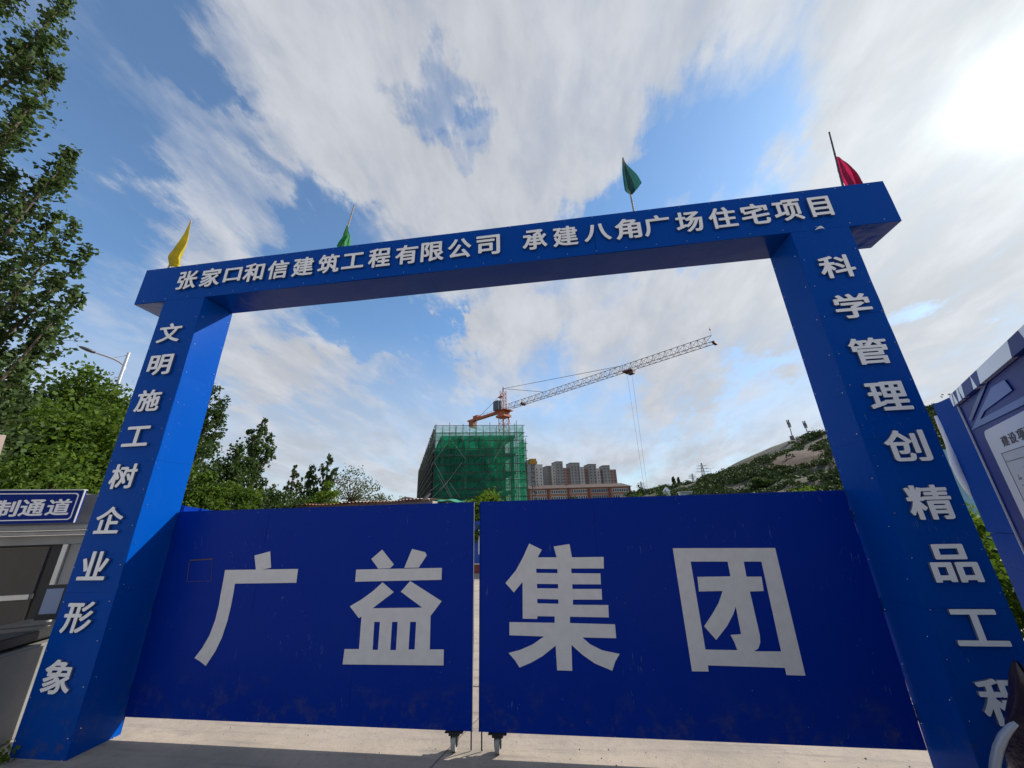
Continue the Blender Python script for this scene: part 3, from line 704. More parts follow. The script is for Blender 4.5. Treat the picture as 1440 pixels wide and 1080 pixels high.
# ---- trees behind the gatehouse and the left half of the gate
for (lab, px, py, D, r, nc, nl, ls, m, low) in (
    ('bushy green locust tree with feathery leaves right behind the gatehouse sign', 70, 545, 17, 2.9, 130, 26000, .13, 'locust', .12),
    ('dark green leafy tree between the near poplar and the street lamp', 20, 530, 21, 3.2, 120, 17000, .15, 'dark', .15),
    ('broad green tree under the street lamp beside the left pillar', 150, 520, 20, 2.9, 130, 24000, .14, 'locust', .15),
    ('leafy green tree mostly hidden behind the left pillar', 215, 560, 19, 2.4, 100, 13000, .14, 'dark', .15)):
    p, h = gpos(px, py, D); bushy(lab, p, h, r, nc, nl, ls, m, 'trees along the left side of the site', low)
p, h = gpos(-20, 600, 14); bushy('low leafy tree in front of the darker trees at the far left edge', p, h, 2.2, 90, 14000, .11, 'locust', 'trees along the left side of the site', .1)
for (lab, px, py, D, r, n, nl, ls, m, sp) in (
    ('slender tall poplar showing beside the inner edge of the left pillar', 301, 538, 24, .95, 12, 7500, .14, 'dark', .07),
    ('dark round-topped poplar second from the left pillar', 334, 628, 27, 1.5, 9, 7500, .16, 'dark', .14),
    ('tallest ragged poplar with several spires left of the white box', 371, 590, 31, 1.35, 13, 8000, .16, 'dark', .065),
    ('thin small poplar with a gap beneath its crown', 416, 655, 36, .7, 6, 1700, .18, 'sparse', .06),
    ('pale green poplar in the middle of the low poplar row', 438, 655, 37, 1.6, 10, 4600, .18, 'dark', .075),
    ('leaning spire-topped poplar at the right end of the poplar row', 464, 640, 37, 1.0, 9, 3800, .18, 'dark', .065)):
    p, h = gpos(px, py, D); poplar(lab, p, h, r, n, nl, ls, m, 'poplars behind the gate', sp)
p, h = gpos(499, 652, 34); bushy('thin airy tree with bare twigs showing right of the poplars', p, h, 2.1, 70, 1900, .15, 'sparse', 'poplars behind the gate', .3, csz=.30)
p, h = gpos(280, 612, 15); bushy('bright leafy tree in front of the slender poplar by the pillar', p, h*.86, 1.0, 60, 9500, .11, 'locust', None, .1)
p, h = gpos(322, 668, 16); bushy('green bush below the dark round-topped poplar', p, h, 1.3, 60, 8000, .11, 'locust', 'bushes showing over the gate', .05, 'bush', cat='bush')
p, h = gpos(385, 680, 22); bushy('green bush behind the small white box', p, h, 2.0, 60, 8000, .12, 'dark', 'bushes showing over the gate', .05, 'bush', cat='bush')
p, h = gpos(462, 676, 22); bushy('yellow green bush above the rusty roof sheets', p, h, 1.1, 50, 5000, .11, 'bright', 'bushes showing over the gate', .05, 'bush', cat='bush')
p, h = gpos(425, 686, 25); bushy('dull green bush between the white box and the yellow green bush', p, h, 1.8, 50, 6000, .12, 'dark', 'bushes showing over the gate', .05, 'bush', cat='bush')
p, h = gpos(532, 688, 40); bushy('low sparse shrub near the grey roof edge', p, h, 2.2, 40, 1300, .17, 'sparse', 'bushes showing over the gate', .2, 'bush', cat='bush')
p, h = gpos(572, 694, 45); bushy('small faint shrub left of the netted building', p, h, 1.6, 30, 700, .17, 'sparse', 'bushes showing over the gate', .2, 'bush', cat='bush')
p, h = gpos(681, 685, 15.6); bushy('small bright green tree in the gap between the gate leaves', p, h, 1.0, 55, 7000, .12, 'bright', None, .18, csz=.30)
p, h = gpos(735, 693, 17.5); bushy('low bright green bush against the foot of the netted building', p, h, .95, 35, 3000, .12, 'locust', None, .1, 'bush', csz=.3, cat='bush')
p, h = gpos(806, 693, 90); bushy('small dark round tree in front of the orange school building', p, h, 1.9, 30, 1400, .35, 'hill', None, .1, csz=.35)
p, h = gpos(1134, 680, 38); bushy('bright green shrub showing over the right gate leaf near the pillar', p, h, 1.9, 55, 5200, .17, 'bright', None, .1, 'bush', csz=.28, cat='bush')
for x_, y_, h_, r_, lab in ((9.5, -15, 9, 3.6, 'large unseen tree added behind the viewer to darken the right gate leaf'), (15, -17, 10, 4.0, 'large unseen tree added behind the viewer, farther to the right'), (3.5, -21, 7, 2.8, 'smaller unseen tree added behind the viewer, facing the gate slot')):  # unseen trees added behind the viewer to darken the reflections and lettering
    bushy(lab, (x_, y_, 0), h_, r_, 60, 5000, .34, 'dark', 'unseen trees added to darken reflections', .2)
# weed at the foot of the left pillar
w = thing('weed', 'tiny dry weed at the foot of the left pillar', 'weed', (.03, -.06, 0))
crown_obj('leaves', np.array([.03, -.07, .05])+rng.normal(size=(60, 3))*np.array([.05, .02, .03]), .035, LM['bright'], w)

# ------------------------------------------------------------------ street lamp
def street_lamp():
    b0 = atd(180, 500, 22); base = np.array([b0[0], b0[1], 0])
    t = thing('street_lamp', 'grey street lamp with one curved arm pointing left above the trees', 'lamp', base)
    top = atd(181, 496, 22); m = mat('lamp_grey', (.40, .41, .44), .4, .3)
    s = MB(); s.chain([base, np.array([base[0], base[1], top[2]*.6]), np.array([base[0], base[1], top[2]])], [.10, .075, .05], 10); s.build('pole', m, t)
    k0 = atd(188, 526, 22); k0[:2] = base[:2]; head = atd(134, 496, 22); neck = atd(160, 503, 22); el = atd(185, 514, 22)
    s = MB()
    pts = []
    for i in range(13):
        u = i/12; pts.append((1-u)**3*k0+3*(1-u)**2*u*el+3*(1-u)*u*u*neck+u**3*head)
    s.chain(pts, [.038]*12+[.028], 8); s.build('arm', m, t)
    s = MB(); s.tube(top-np.array([0, 0, .12]), neck, .014, 6); s.build('tie_rod', m, t)
    tip = atd(111, 487, 22); d = tip-head; u = d/np.linalg.norm(d); v = np.cross(u, (0, 0, 1)); v /= np.linalg.norm(v); n = np.cross(v, u)
    s = MB(); prof = [(0, .05, .04), (.15, .10, .06), (.5, .14, .07), (.85, .11, .05), (1.0, .03, .02)]
    def ring(f, w, h): return [head+d*f+v*w*math.cos(a)+n*h*math.sin(a) for a in np.linspace(0, 2*math.pi, 11)[:-1]]
    rings = [ring(*q) for q in prof]; i0 = 0
    for r in rings: s.v += [tuple(x) for x in r]
    for k in range(4):
        for j in range(10): s.f.append((k*10+j, k*10+(j+1) % 10, (k+1)*10+(j+1) % 10, (k+1)*10+j)); s.mi.append(0)
    s.f.append(tuple(range(10))); s.mi.append(0); s.f.append(tuple(range(49, 39, -1))); s.mi.append(0)
    s.build('lamp_head', mat('lamp_head_dark', (.10, .10, .12), .4), t, smooth=True)
street_lamp()

# ------------------------------------------------------------------ blue fences
def fence_run(t, pts, h, m, pw=.9, th=.03, z0=.02):
    for (a, c) in zip(pts[:-1], pts[1:]):
        a = np.array(a, float); c = np.array(c, float); L = np.linalg.norm(c-a); u = (c-a)/L; v = np.array([-u[1], u[0]])
        n = max(1, int(round(L/pw)))
        for i in range(n):
            s = MB(); p = a+u*(L/n)*i; s.obox((p[0]+u[0]*.004, p[1]+u[1]*.004, z0), (*u, 0), (*v, 0), L/n-.008, th, h-z0); s.build('panel', m, t)
            if i % 2 == 0:
                s = MB(); s.obox((p[0]-v[0]*.05, p[1]-v[1]*.05, 0), (*u, 0), (*v, 0), .045, .045, h+.02); s.build('post', m, t)
        s = MB(); s.obox((a[0]-v[0]*.006, a[1]-v[1]*.006, h+.0005), (*u, 0), (*v, 0), L, th+.012, .03); s.build('top_rail', m, t)
fa = atz(256, 711, 2.25); fb = atz(299, 718, 2.25)
t = thing('site_fence', 'blue sheet fence running back from the left pillar behind the gate', 'fence', (fa[0], fa[1], 0))
fence_run(t, [fa[:2], fb[:2]], 2.22, M_BLUEG)
# barrier across the yard, seen through the slot between the leaves
c0 = atz(671, 806, 0.0)
t = thing('site_fence', 'bright blue barrier with brick red kickboard seen through the slot between gate leaves', 'fence', (c0[0], c0[1], 0))
MB3 = mat('barrier_blue', (.01, .10, .50), .45, var=.15)
fence_run(t, [(c0[0]-5.5, c0[1]+.3), (c0[0]+5.5, c0[1]-.2)], 1.72, MB3, 1.1, z0=.30)
s = MB(); s.hexa([(c0[0]-5.5, c0[1]+.22, 0), (c0[0]+5.5, c0[1]-.28, 0), (c0[0]+5.5, c0[1]-.16, 0), (c0[0]-5.5, c0[1]+.34, 0)], [(c0[0]-5.5, c0[1]+.22, .28), (c0[0]+5.5, c0[1]-.28, .28), (c0[0]+5.5, c0[1]-.16, .28), (c0[0]-5.5, c0[1]+.34, .28)])
s.build('kickboard', mat('brick_red', (.28, .07, .04), .8, var=.3), t)
ws = aty(673.5, 760, c0[1]-.12)
s = MB(); s.box(ws[0]-.03, ws[0]+.05, c0[1]-.10, c0[1]-.075, .62, 1.45); s.build('white_stripe', M_WHITE, t)

# ------------------------------------------------------------------ gatehouse on the left
gh_u = np.array([.92, .39, 0]); gh_u /= np.linalg.norm(gh_u); gh_n = np.array([gh_u[1], -gh_u[0], 0])   # outward, to the road
P0 = atd(0, 690, 8.6)
gh = thing('gatehouse', 'grey clad gatehouse with aluminium framed dark doors left of the gantry', 'building', (P0[0], P0[1], 0))
def gl(px, py, off=0.0):
    """(s, z) on the gatehouse front"""
    q = atp(px, py, P0+gh_n*off, gh_n); return float((q-P0)@gh_u), float(q[2])
def gbox(s0, s1, z0, z1, d0, d1, name, m, parent=gh, bevel=0.0, label=None):
    b = MB(); o = P0+gh_u*s0-gh_n*0+gh_n*d0; o = np.array([o[0], o[1], z0])
    b.obox(o, gh_u, gh_n, s1-s0, d1-d0, z1-z0); return b.build(name, m, parent, bevel=bevel, label=label)
sE = gl(119, 689, .23)[0]
_, zt = gl(0, 690, .23); _, zb = gl(0, 737, .23); sR = sE+.25; sL = -4.5
zd = gl(0, 768)[1]   # head of the doors
gbox(sL, sR, zb-.02, zt-.03, -1.0, -.08, 'roof', M_GREY)
gbox(sL, sR, zb-.09, zb-.03, -.15, .16, 'eave_board', M_GREY, bevel=.01)
gbox(sL, sR, zb-.15, zb-.095, -.15, .10, 'gutter', mat('pale_grey_trim', (.42, .42, .41), .45, var=.2), bevel=.015)
gbox(sL, sR, zd, zb-.155, -.15, .0, 'lintel', M_GREY)
sB = gl(94, 766)[0]
gbox(sB+.03, sR, 0.0, zd-.004, -.12, -.02, 'wall', M_GREY)
gbox(sL, sR, 0.0, zd-.01, -1.6, -1.5, 'back_wall', M_GREYD)
gbox(sB-.03, sB+.02, 0.0, zd-.004, -.14, .012, 'door_frame', M_ALU)
gbox(sB-.20, sB-.035, 0.0, zd-.004, -.13, -.09, 'door_frame', M_BLACK)
zmid = gl(40, 840)[1]
M_PANE = mat('dark_door_glass', (.045, .046, .048), .12, var=.3, vscale=1.2, coat=.3)
for k in range(3):
    s0 = sB-.20-1.25*(k+1); 
    gbox(s0+.03, s0+1.22, zmid+.03, zd-.03, -.10, -.085, 'pane', M_PANE)
    gbox(s0+.03, s0+1.22, .12, zmid-.03, -.10, -.085, 'pane', M_PANE)
    gbox(s0-.02, s0+.028, 0, zd-.004, -.11, -.05, 'door_frame', M_ALU)
    gbox(s0+.03, s0+1.22, zmid-.028, zmid+.028, -.11, -.04, 'transom', M_ALU)
    gbox(s0+.25, s0+.75, .3, zmid-.18, -.083, -.07, 'door_panel', M_GREY)
# its sign
sg = thing('sign', 'blue sign with white border and characters along the gatehouse eave', 'sign', tuple(P0+gh_n*.2))
o_ = P0+gh_n*.18
b = MB(); b.obox((*(o_+gh_u*sL)[:2], zb), gh_u, gh_n, sE-sL, .05, zt-zb); b.build('sign_box', M_BLUE2, sg)
b = MB(); b.obox((*(o_+gh_u*sL-gh_n*.012)[:2], zt+.0005), gh_u, gh_n, sE-sL, .075, .012)
b.obox((*(o_+gh_u*(sE+.0005)+gh_n*.030)[:2], zb), gh_u, gh_n, .006, .024, zt-zb); b.build('sign_edge', M_ALU, sg)
place = on_plane(o_+gh_n*.0505, gh_u, gh_n); 
def rrect(x0, x1, z0, z1, r, n=5):
    P = []
    for cx, cz, a in ((x1-r, z1-r, 0), (x0+r, z1-r, 90), (x0+r, z0+r, 180), (x1-r, z0+r, 270)):
        P += [(cx+r*math.cos(R_(a+90*k/n)), cz+r*math.sin(R_(a+90*k/n))) for k in range(n+1)]
    return P
hh = zt-zb; mgn = .085*hh
outline('border', sg, [rrect(sL+.1, sE-mgn*1.1, zb+mgn, zt-mgn, .10*hh), rrect(sL+.1+.025*hh, sE-mgn*1.1-.03*hh, zb+mgn+.03*hh, zt-mgn-.03*hh, .09*hh)], place, M_LET, .002)
for c, (px, py) in (('道', (83, 713)), ('通', (46, 714)), ('制', (9, 715))):
    q = gl(px, py, .23); glyph(c, sg, q[0], q[1], hh*.60, hh*.50, place, M_LET, .003)
q1 = gl(83, 713, .23)[0]-gl(46, 714, .23)[0]; q0 = gl(9, 715, .23)
for k, c in enumerate('名实'): glyph(c, sg, q0[0]-q1*(k+1), q0[1], hh*.60, hh*.50, place, M_LET, .003)

# face terminal on its post and the turnstile
tp_ = atd(76, 846, 6.5)
tm = thing('access_terminal', 'small black tablet terminal with bluish screen on a thin post left of the pillar', 'terminal', (tp_[0], tp_[1], 0))
uu = np.array([.92, .30, 0]); uu /= np.linalg.norm(uu); nn = np.array([uu[1], -uu[0], 0])
hw, hz_ = .105, .16
b = MB(); b.obox(tp_-uu*hw-np.array([0, 0, hz_]), uu, nn, 2*hw, .03, 2*hz_); b.build('case', M_BLACK, tm, bevel=.006)
b = MB(); b.obox(tp_-uu*(hw-.03)-np.array([0, 0, hz_-.055])+nn*.0305, uu, nn, 2*hw-.06, .002, 2*hz_-.09); b.build('screen', mat('bluish_screen', (.22, .30, .46), .15), tm)
b = MB(); b.tube(tp_-np.array([0, 0, hz_-.01])-nn*.015, (tp_[0]-nn[0]*.015, tp_[1]-nn[1]*.015, .9), .022, 10); b.build('post', M_ALU, tm)
q = atd(48, 885, 6.6)
ts = thing('turnstile', 'grey turnstile cabinet with a dark rounded top below the tablet terminal', 'turnstile', (q[0], q[1], 0))
o_ = np.array([q[0], q[1], 0]); tz = float(q[2])
b = MB(); b.obox(o_-uu*.28-nn*.25, uu, nn, .30, 1.05, tz-.10); b.build('cabinet', mat('brushed_cabinet', (.26, .28, .30), .3, .5, var=.25, vscale=2), ts, bevel=.02)
b = MB()
b.obox(o_-uu*.36-nn*.35+np.array([0, 0, tz-.05]), uu, nn, .62, 1.25, .09); b.obox(o_-uu*.30-nn*.28+np.array([0, 0, tz-.098]), uu, nn, .36, 1.1, .046); b.build('top_cover', M_BLACK, ts, bevel=.012)
b = MB(); b.obox(o_-uu*.62+nn*.2+np.array([0, 0, .25]), uu, nn, .33, .012, .60); b.build('glass_wing', mat('pale_glass', (.30, .36, .38), .1, alpha=.6), ts)
b = MB(); b.obox(o_+uu*.10-nn*.2, uu, nn, .22, .95, tz-.08); b.build('cabinet', mat('cabinet_pale', (.20, .20, .19), .5, var=.2), ts, bevel=.02)

# parked truck cab hidden behind the sign and pillar
q = atd(128, 712, 10.3)
tk = thing('parked_van', 'white van with dark rear window half hidden between sign and left pillar', 'van', (q[0]-.4, q[1]+.3, 0))
vd = (q-CAM)*np.array([1, 1, 0]); vd /= np.linalg.norm(vd); vn = -vd; vu = np.array([-vn[1], vn[0], 0]); vo = np.array([*(q-vu*1.35)[:2], 0])
z1 = atd(128, 693, 10.3)[2]
b = MB(); b.obox(vo+np.array([0, 0, .35]), vu, -vn, 1.7, 3.6, z1-.85)
pa = [vo+vu*.05+np.array([0, 0, z1-.498]), vo+vu*1.65+np.array([0, 0, z1-.498]), vo+vu*1.65-vn*3.6+np.array([0, 0, z1-.498]), vo+vu*.05-vn*3.6+np.array([0, 0, z1-.498])]
pb = [vo+vu*.2-vn*.35+np.array([0, 0, z1]), vo+vu*1.5-vn*.35+np.array([0, 0, z1]), vo+vu*1.5-vn*3.45+np.array([0, 0, z1]), vo+vu*.2-vn*3.45+np.array([0, 0, z1])]
b.hexa(pa, pb); b.build('body', M_WHITE, tk, bevel=.04)
for k in range(1):
    b = MB(); s0, s1 = .28, 1.42
    lo = vo+vn*.006-vn*.02+np.array([0, 0, z1-.44]); hi = vo+vn*.012-vn*.33+np.array([0, 0, z1-.07])
    b.poly([lo+vu*s0, lo+vu*s1, hi+vu*(s1-.03), hi+vu*(s0+.06)]); b.build('window', M_PANE, tk)
for k in (.25, 1.45):
    b = MB(); c = vo+vu*k+np.array([0, 0, .33]); b.tube(c-vn*1.2-vu*.1, c-vn*1.2+vu*.1, .33, 18); b.build('wheel', M_BLACK, tk)
# pinkish eave at the extreme left
q = atd(3, 628, 7.5)
pe = thing('roof_corner', 'pinkish beige roof corner jutting in at the left edge above the sign', 'roof', tuple(q))
b = MB(); a1 = atd(9, 612, 7.5); a2 = atd(-60, 606, 7.5); a3 = atd(-60, 660, 7.5); a4 = atd(0, 640, 7.5); bk = (a1-CAM)/np.linalg.norm(a1-CAM)*.5-np.array([.12, 0, 0])
b.hexa([a4, a3, a3+bk, a4+bk][::1], [a1, a2, a2+bk, a1+bk]); b.build('fascia', mat('pinkish_beige', (.42, .33, .29), .7, var=.15), pe)

# ------------------------------------------------------------------ shed roofs just above the gate
sh = thing('site_shed', 'low shed with rusty and grey roof sheets just above the left gate leaf', 'shed', (-3, 14, 0))
y0 = 14.0
rp = [(383, 712), (430, 710.5), (458, 709.5), (490, 708), (520, 706.5), (548, 705), (575, 703.8), (606, 702)]
xsr = [aty(x, y, y0) for x, y in rp]
b = MB(); b.hexa([(xsr[0][0], y0+.25, 0), (xsr[-1][0], y0+.25, 0), (xsr[-1][0], y0+3, 0), (xsr[0][0], y0+3, 0)], [(xsr[0][0], y0+.25, xsr[0][2]-.06), (xsr[-1][0], y0+.25, xsr[-1][2]-.06), (xsr[-1][0], y0+3, xsr[-1][2]-.06), (xsr[0][0], y0+3, xsr[0][2]-.06)]); b.build('wall', M_GREY, sh)
MG2 = mat('weathered_sheet', (.33, .31, .30), .7, col2=(.22, .13, .09), vscale=3)
for i in range(7):
    a, c = xsr[i], xsr[i+1]; tl = random.uniform(.05, .16); m = M_RUST if i < 3 or i == 4 else MG2
    s = MB(); nr = 24
    def P(u, v, i=i, a=a, c=c, tl=tl):
        p = a+(c-a)*u; return (p[0]+.02, p[1]-.15+3.2*v, p[2]+.02+tl*v+.025*math.sin(u*nr*1.6)+.03*math.sin(i*2.2+u*3))
    s.grid(P, 40, 3); s.build('roof_sheet', m, sh)
    s = MB(); s.hexa([(a[0]+.03, y0-.14, a[2]-.09), (c[0]-.02, y0-.14, c[2]-.09), (c[0]-.02, y0-.06, c[2]-.09), (a[0]+.03, y0-.06, a[2]-.09)], [(a[0]+.03, y0-.14, a[2]-.02), (c[0]-.02, y0-.14, c[2]-.02), (c[0]-.02, y0-.06, c[2]-.02), (a[0]+.03, y0-.06, a[2]-.02)]); s.build('purlin', M_RUST, sh)
# pitched cap and propped board at the right end
s = MB(); a = aty(556, 704, 17); c = aty(598, 703, 17); ap = aty(571, 699, 17)
s.hexa([a, c, c+np.array([0, 2, 0]), a+np.array([0, 2, 0])], [ap-np.array([.1, 0, 0]), ap+np.array([.1, 0, 0]), ap+np.array([.1, 2, 0]), ap+np.array([-.1, 2, 0])]); s.build('ridge_cap', MG2, sh)
s = MB(); a = aty(593, 704, 13.6); c = aty(603, 694, 13.6); w_ = np.array([.18, 0, .02])
s.hexa([a, a+w_, a+w_+np.array([0, .04, 0]), a+np.array([0, .04, 0])], [c, c+w_*.6, c+w_*.6+np.array([0, .04, 0]), c+np.array([0, .04, 0])]); s.build('propped_board', MG2, sh)
# green tarpaulin on the ground shed beside it
tq = thing('green_tarpaulin', 'strip of green tarpaulin over rough timber left of the small bright tree', 'tarpaulin', (0, 15, 0))
a = aty(604, 706, 15); c = aty(664, 705, 15)
s = MB(); s.grid(lambda u, v: a+(c-a)*u+np.array([0, 1.5*v, .10*math.sin(v*3)+.03*math.sin(u*17)+.05*math.sin(u*5)]), 30, 5)
s.build('sheet', mat('green_tarp', (.02, .22, .13), .6), tq)
s = MB(); s.hexa([a-np.array([0, -.1, .2]), c-np.array([0, -.1, .2]), c-np.array([0, -1.5, .2]), a-np.array([0, -1.5, .2])], [a+np.array([0, .1, -.06]), c+np.array([0, .1, -.06]), c+np.array([0, 1.5, -.06]), a+np.array([0, 1.5, -.06])]); s.build('timber_stack', M_BLACK, tq)
s = MB()
for k in range(5):
    p = a+(c-a)*(k/4); s.box(p[0]-.04, p[0]+.04, p[1]+.4, p[1]+.48, 0, p[2]-.2)
s.build('posts', M_RUST, tq)
# small white box with camera mast
q = aty(372, 712, 13.5); k = thing('utility_box', 'small white box with a short camera mast beside the rusty roof', 'box', (q[0], q[1], 0))
b = MB(); b.box(q[0]-.20, q[0]+.20, q[1], q[1]+.3, 0, q[2]+.14); b.build('box', M_WHITE, k, bevel=.02)
b = MB(); b.box(q[0]-.235, q[0]+.235, q[1]-.02, q[1]+.32, q[2]+.1405, q[2]+.165); b.build('lid', M_WHITE, k)
b = MB(); p = np.array([q[0]-.07, q[1]+.1, q[2]+.165])
for i in range(6):
    a0, a1 = math.pi*i/6-math.pi/2, math.pi*(i+1)/6-math.pi/2
    b.tube(p+np.array([0, 0, .11+.10*math.sin(a0)]), p+np.array([0, 0, .11+.10*math.sin(a1)]), .10*math.cos(a0)+.002, 10, .10*math.cos(a1)+.002, cap=False)
b.build('dome', mat('cream_dome', (.55, .45, .36), .5), k, smooth=True)
b = MB(); b.tube(p+np.array([.18, 0, 0]), p+np.array([.18, 0, .26]), .012, 6); b.box(p[0]+.10, p[0]+.28, p[1]-.03, p[1]+.03, p[2]+.2605, p[2]+.285); b.build('mast', M_WHITE, k)

# ------------------------------------------------------------------ scaffolded building under green net
A = atd(613, 599, 70); Bc = atd(735, 601, 70); TOPZ = A[2]
E = atz(587.5, 668, TOPZ)
fu = (Bc-A)[:2]; FL = np.linalg.norm(fu); fu = np.array([*(fu/FL), 0]); sv = (E-A)[:2]; SL = np.linalg.norm(sv); sv = np.array([*(sv/SL), 0])
SLr = min(SL, 70.0); A0 = np.array([A[0], A[1], 0])
sb = thing('scaffolded_building', 'unfinished concrete building wrapped in green safety net and scaffolding', 'building', A0)
def spt(a, b_, z): return A0+fu*a+sv*b_+np.array([0, 0, z])
nfl = 5; fh = (TOPZ-1.6)/nfl; CONC_IN = 1.2
for i in range(nfl+1):
    s = MB(); z = max(.05, i*fh); p = [spt(CONC_IN, 1.4, z-.5*(i > 0)), spt(FL-CONC_IN, 1.4, z-.5*(i > 0)), spt(FL-CONC_IN, SLr-2, z-.5*(i > 0)), spt(CONC_IN, SLr-2, z-.5*(i > 0))]
    s.hexa(p, [q+np.array([0, 0, .5 if i else .1]) for q in p]); s.build('floor_slab', M_CONCB, sb)
cm = None
for a in np.linspace(CONC_IN+.4, FL-CONC_IN-.4, 4):
    for bb in (1.8, 9, 17, 26, 36, 48, 60):
        if bb > SLr-3: continue
        s = MB(); o = spt(a-.3, bb, .1); s.obox(o, fu, sv, .6, .6, TOPZ-1.7-.6); s.build('column', M_CONCB, sb)
s = MB(); s.obox(spt(CONC_IN+.3, 7.5, .1), fu, sv, FL-2*CONC_IN-.6, .25, TOPZ-2.2); s.build('inner_wall', mat('brick_infill', (.22, .19, .16), .9, var=.3), sb)
# net
def net_mat(name, c, al):
    m = bpy.data.materials.new(name); m.use_nodes = True; nt = m.node_tree; nt.nodes.clear(); t = NT(nt)
    out = t.n('ShaderNodeOutputMaterial'); d = t.n('ShaderNodeBsdfDiffuse'); tl = t.n('ShaderNodeBsdfTranslucent'); tp = t.n('ShaderNodeBsdfTransparent')
    V = t.n('ShaderNodeNewGeometry').outputs['Position']
    col = t.mix(t.mapr(t.noise(V, .35, 6, .6), .35, .65), c, tuple(x*.62 for x in c))
    t.l(col, d.inputs[0]); t.l(t.mix(1.0, col, (.9, 1.3, 1.1), 'MULTIPLY'), tl.inputs[0])
    a = t.n('ShaderNodeMixShader'); a.inputs[0].default_value = .45; t.l(d.outputs[0], a.inputs[1]); t.l(tl.outputs[0], a.inputs[2])
    e = t.n('ShaderNodeMixShader'); t.l(t.mapr(t.noise(V, 1.1, 5, .6), .3, .7, al-.10, al+.10), e.inputs[0]); t.l(tp.outputs[0], e.inputs[1]); t.l(a.outputs[0], e.inputs[2])
    t.l(e.outputs[0], out.inputs[0]); return m
M_NET = net_mat('green_safety_net', (.02, .29, .175), .70); M_NET2 = net_mat('pale_green_net', (.03, .30, .19), .45); M_NETD = net_mat('dark_net', (.035, .05, .04), .92)  # the last is a darker, nearly opaque net for the left side
def net_sheet(p, q, z0, z1, m, seed, out):
    s = MB(); p = np.array(p); q = np.array(q); L = np.linalg.norm(q-p)
    def P(u, v):
        a = p+(q-p)*u; return (a[0]+out[0]*.12*math.sin(u*L*1.6+seed)*math.sin(v*7+seed), a[1]+out[1]*.12*math.sin(u*L*1.6+seed)*math.sin(v*7+seed), z0+(z1-z0)*v-.10*math.sin(math.pi*((u*3+seed) % 1))*(v > .99))
    s.grid(P, 18, 10); return s.build('safety_net', m, sb, smooth=True)
for k in range(4):
    for j in range(4): net_sheet(spt(FL+(atd(747, 615, 70)-Bc)[:2]@fu[:2], 3.4+(SLr-3.4)*j/4, 0), spt(FL+(atd(747, 615, 70)-Bc)[:2]@fu[:2], 3.4+(SLr-3.4)*(j+1)/4, 0), k*TOPZ*.88/4, (k+1)*TOPZ*.88/4, M_NET, k*1.7+j, fu)
rows = 13; rz = TOPZ/rows
edge = np.array([0, 0, 0])
for k in range(4):
    z0, z1 = k*(TOPZ-1.1)/4, (k+1)*(TOPZ-1.1)/4
    for j in range(3): net_sheet(spt(FL*j/3, -.12, 0), spt(FL*(j+1)/3, -.12, 0), z0, z1, M_NET, k*3.1+j*1.7, -sv)
    for j in range(5): net_sheet(spt(-.12, SLr*j/5, 0), spt(-.12, SLr*(j+1)/5, 0), z0, z1+(1.1 if k == 3 else 0), M_NETD, k*2.7+j, -fu)
for j in range(3): net_sheet(spt(FL*j/3, -.12, 0), spt(FL*(j+1)/3, -.12, 0), TOPZ-1.1, TOPZ-.05, M_NET2, j*2., -sv)
# stepped return on the right
RW = (atd(747, 615, 70)-Bc)[:2]@fu[:2]; RZ = atd(747, 615, 70)[2]
for k in range(4):
    net_sheet(spt(FL, -.12, 0), spt(FL+.15, 3.2, 0), k*TOPZ/4, (k+1)*TOPZ/4, M_NET2 if k == 3 else M_NET, k*1.3, fu)
    net_sheet(spt(FL+.1, 3.2, 0), spt(FL+RW, 3.4, 0), k*RZ/4, (k+1)*RZ/4, M_NET2 if k % 2 else M_NET, k*1.9, -sv)
def tube_mesh(L, r, m, nm):
    s = MB(); s.tube((0, 0, 0), (0, 0, L), r, 5); return s.mesh(nm, m)
def place_tube(nm, me, p, q, parent):
    d = Vector(q)-Vector(p); o = bpy.data.objects.new(nm, me); COL.objects.link(o); o.parent = parent
    o.matrix_parent_inverse = Matrix.Translation(parent.location).inverted()
    o.location = Vector(p); o.rotation_mode = 'QUATERNION'; o.rotation_quaternion = Vector((0, 0, 1)).rotation_difference(d.normalized()); o.scale = (1, 1, d.length); return o
TM = tube_mesh(1, .06, M_SCAF, 'tube'); TML = tube_mesh(1, .024, M_TUBEL, 'tube')
ncol = 13
for i in range(ncol+1):
    a = FL*i/ncol; ex = random.uniform(.3, 1.7) if i % 2 == 0 else -.1
    place_tube('upright_tube', TM, spt(a, -.2, 0), spt(a, -.2, TOPZ+ex), sb)
    if i % 3 == 0: place_tube('upright_tube', TM, spt(a, 1.0, 0), spt(a, 1.0, TOPZ+ex*.7), sb)
for k in range(1, rows+1): place_tube('ledger_tube', TM, spt(-.3, -.22, k*rz), spt(FL+.3, -.22, k*rz), sb)
for i in range(1, 27): 
    a = SLr*i/26; place_tube('upright_tube', TM, spt(-.2, a, 0), spt(-.2, a, TOPZ+(.5 if i % 5 == 0 else 0)), sb)
for k in range(1, rows+1): place_tube('ledger_tube', TM, spt(-.22, -.3, k*rz), spt(-.22, SLr, k*rz), sb)
for k in range(rows-1):
    place_tube('ledger_tube', TM, spt(FL-.2, 3.1, (k+1)*rz), spt(FL+RW+.35, 3.3, (k+1)*rz+.05), sb)
    place_tube('ledger_tube', TM, spt(FL+.05, -.4, (k+1)*rz), spt(FL+.2, 3.4, (k+1)*rz), sb)
for a in (FL+.5*RW, FL+RW): place_tube('upright_tube', TM, spt(a, 3.3, 0), spt(a, 3.3, RZ+.6), sb)
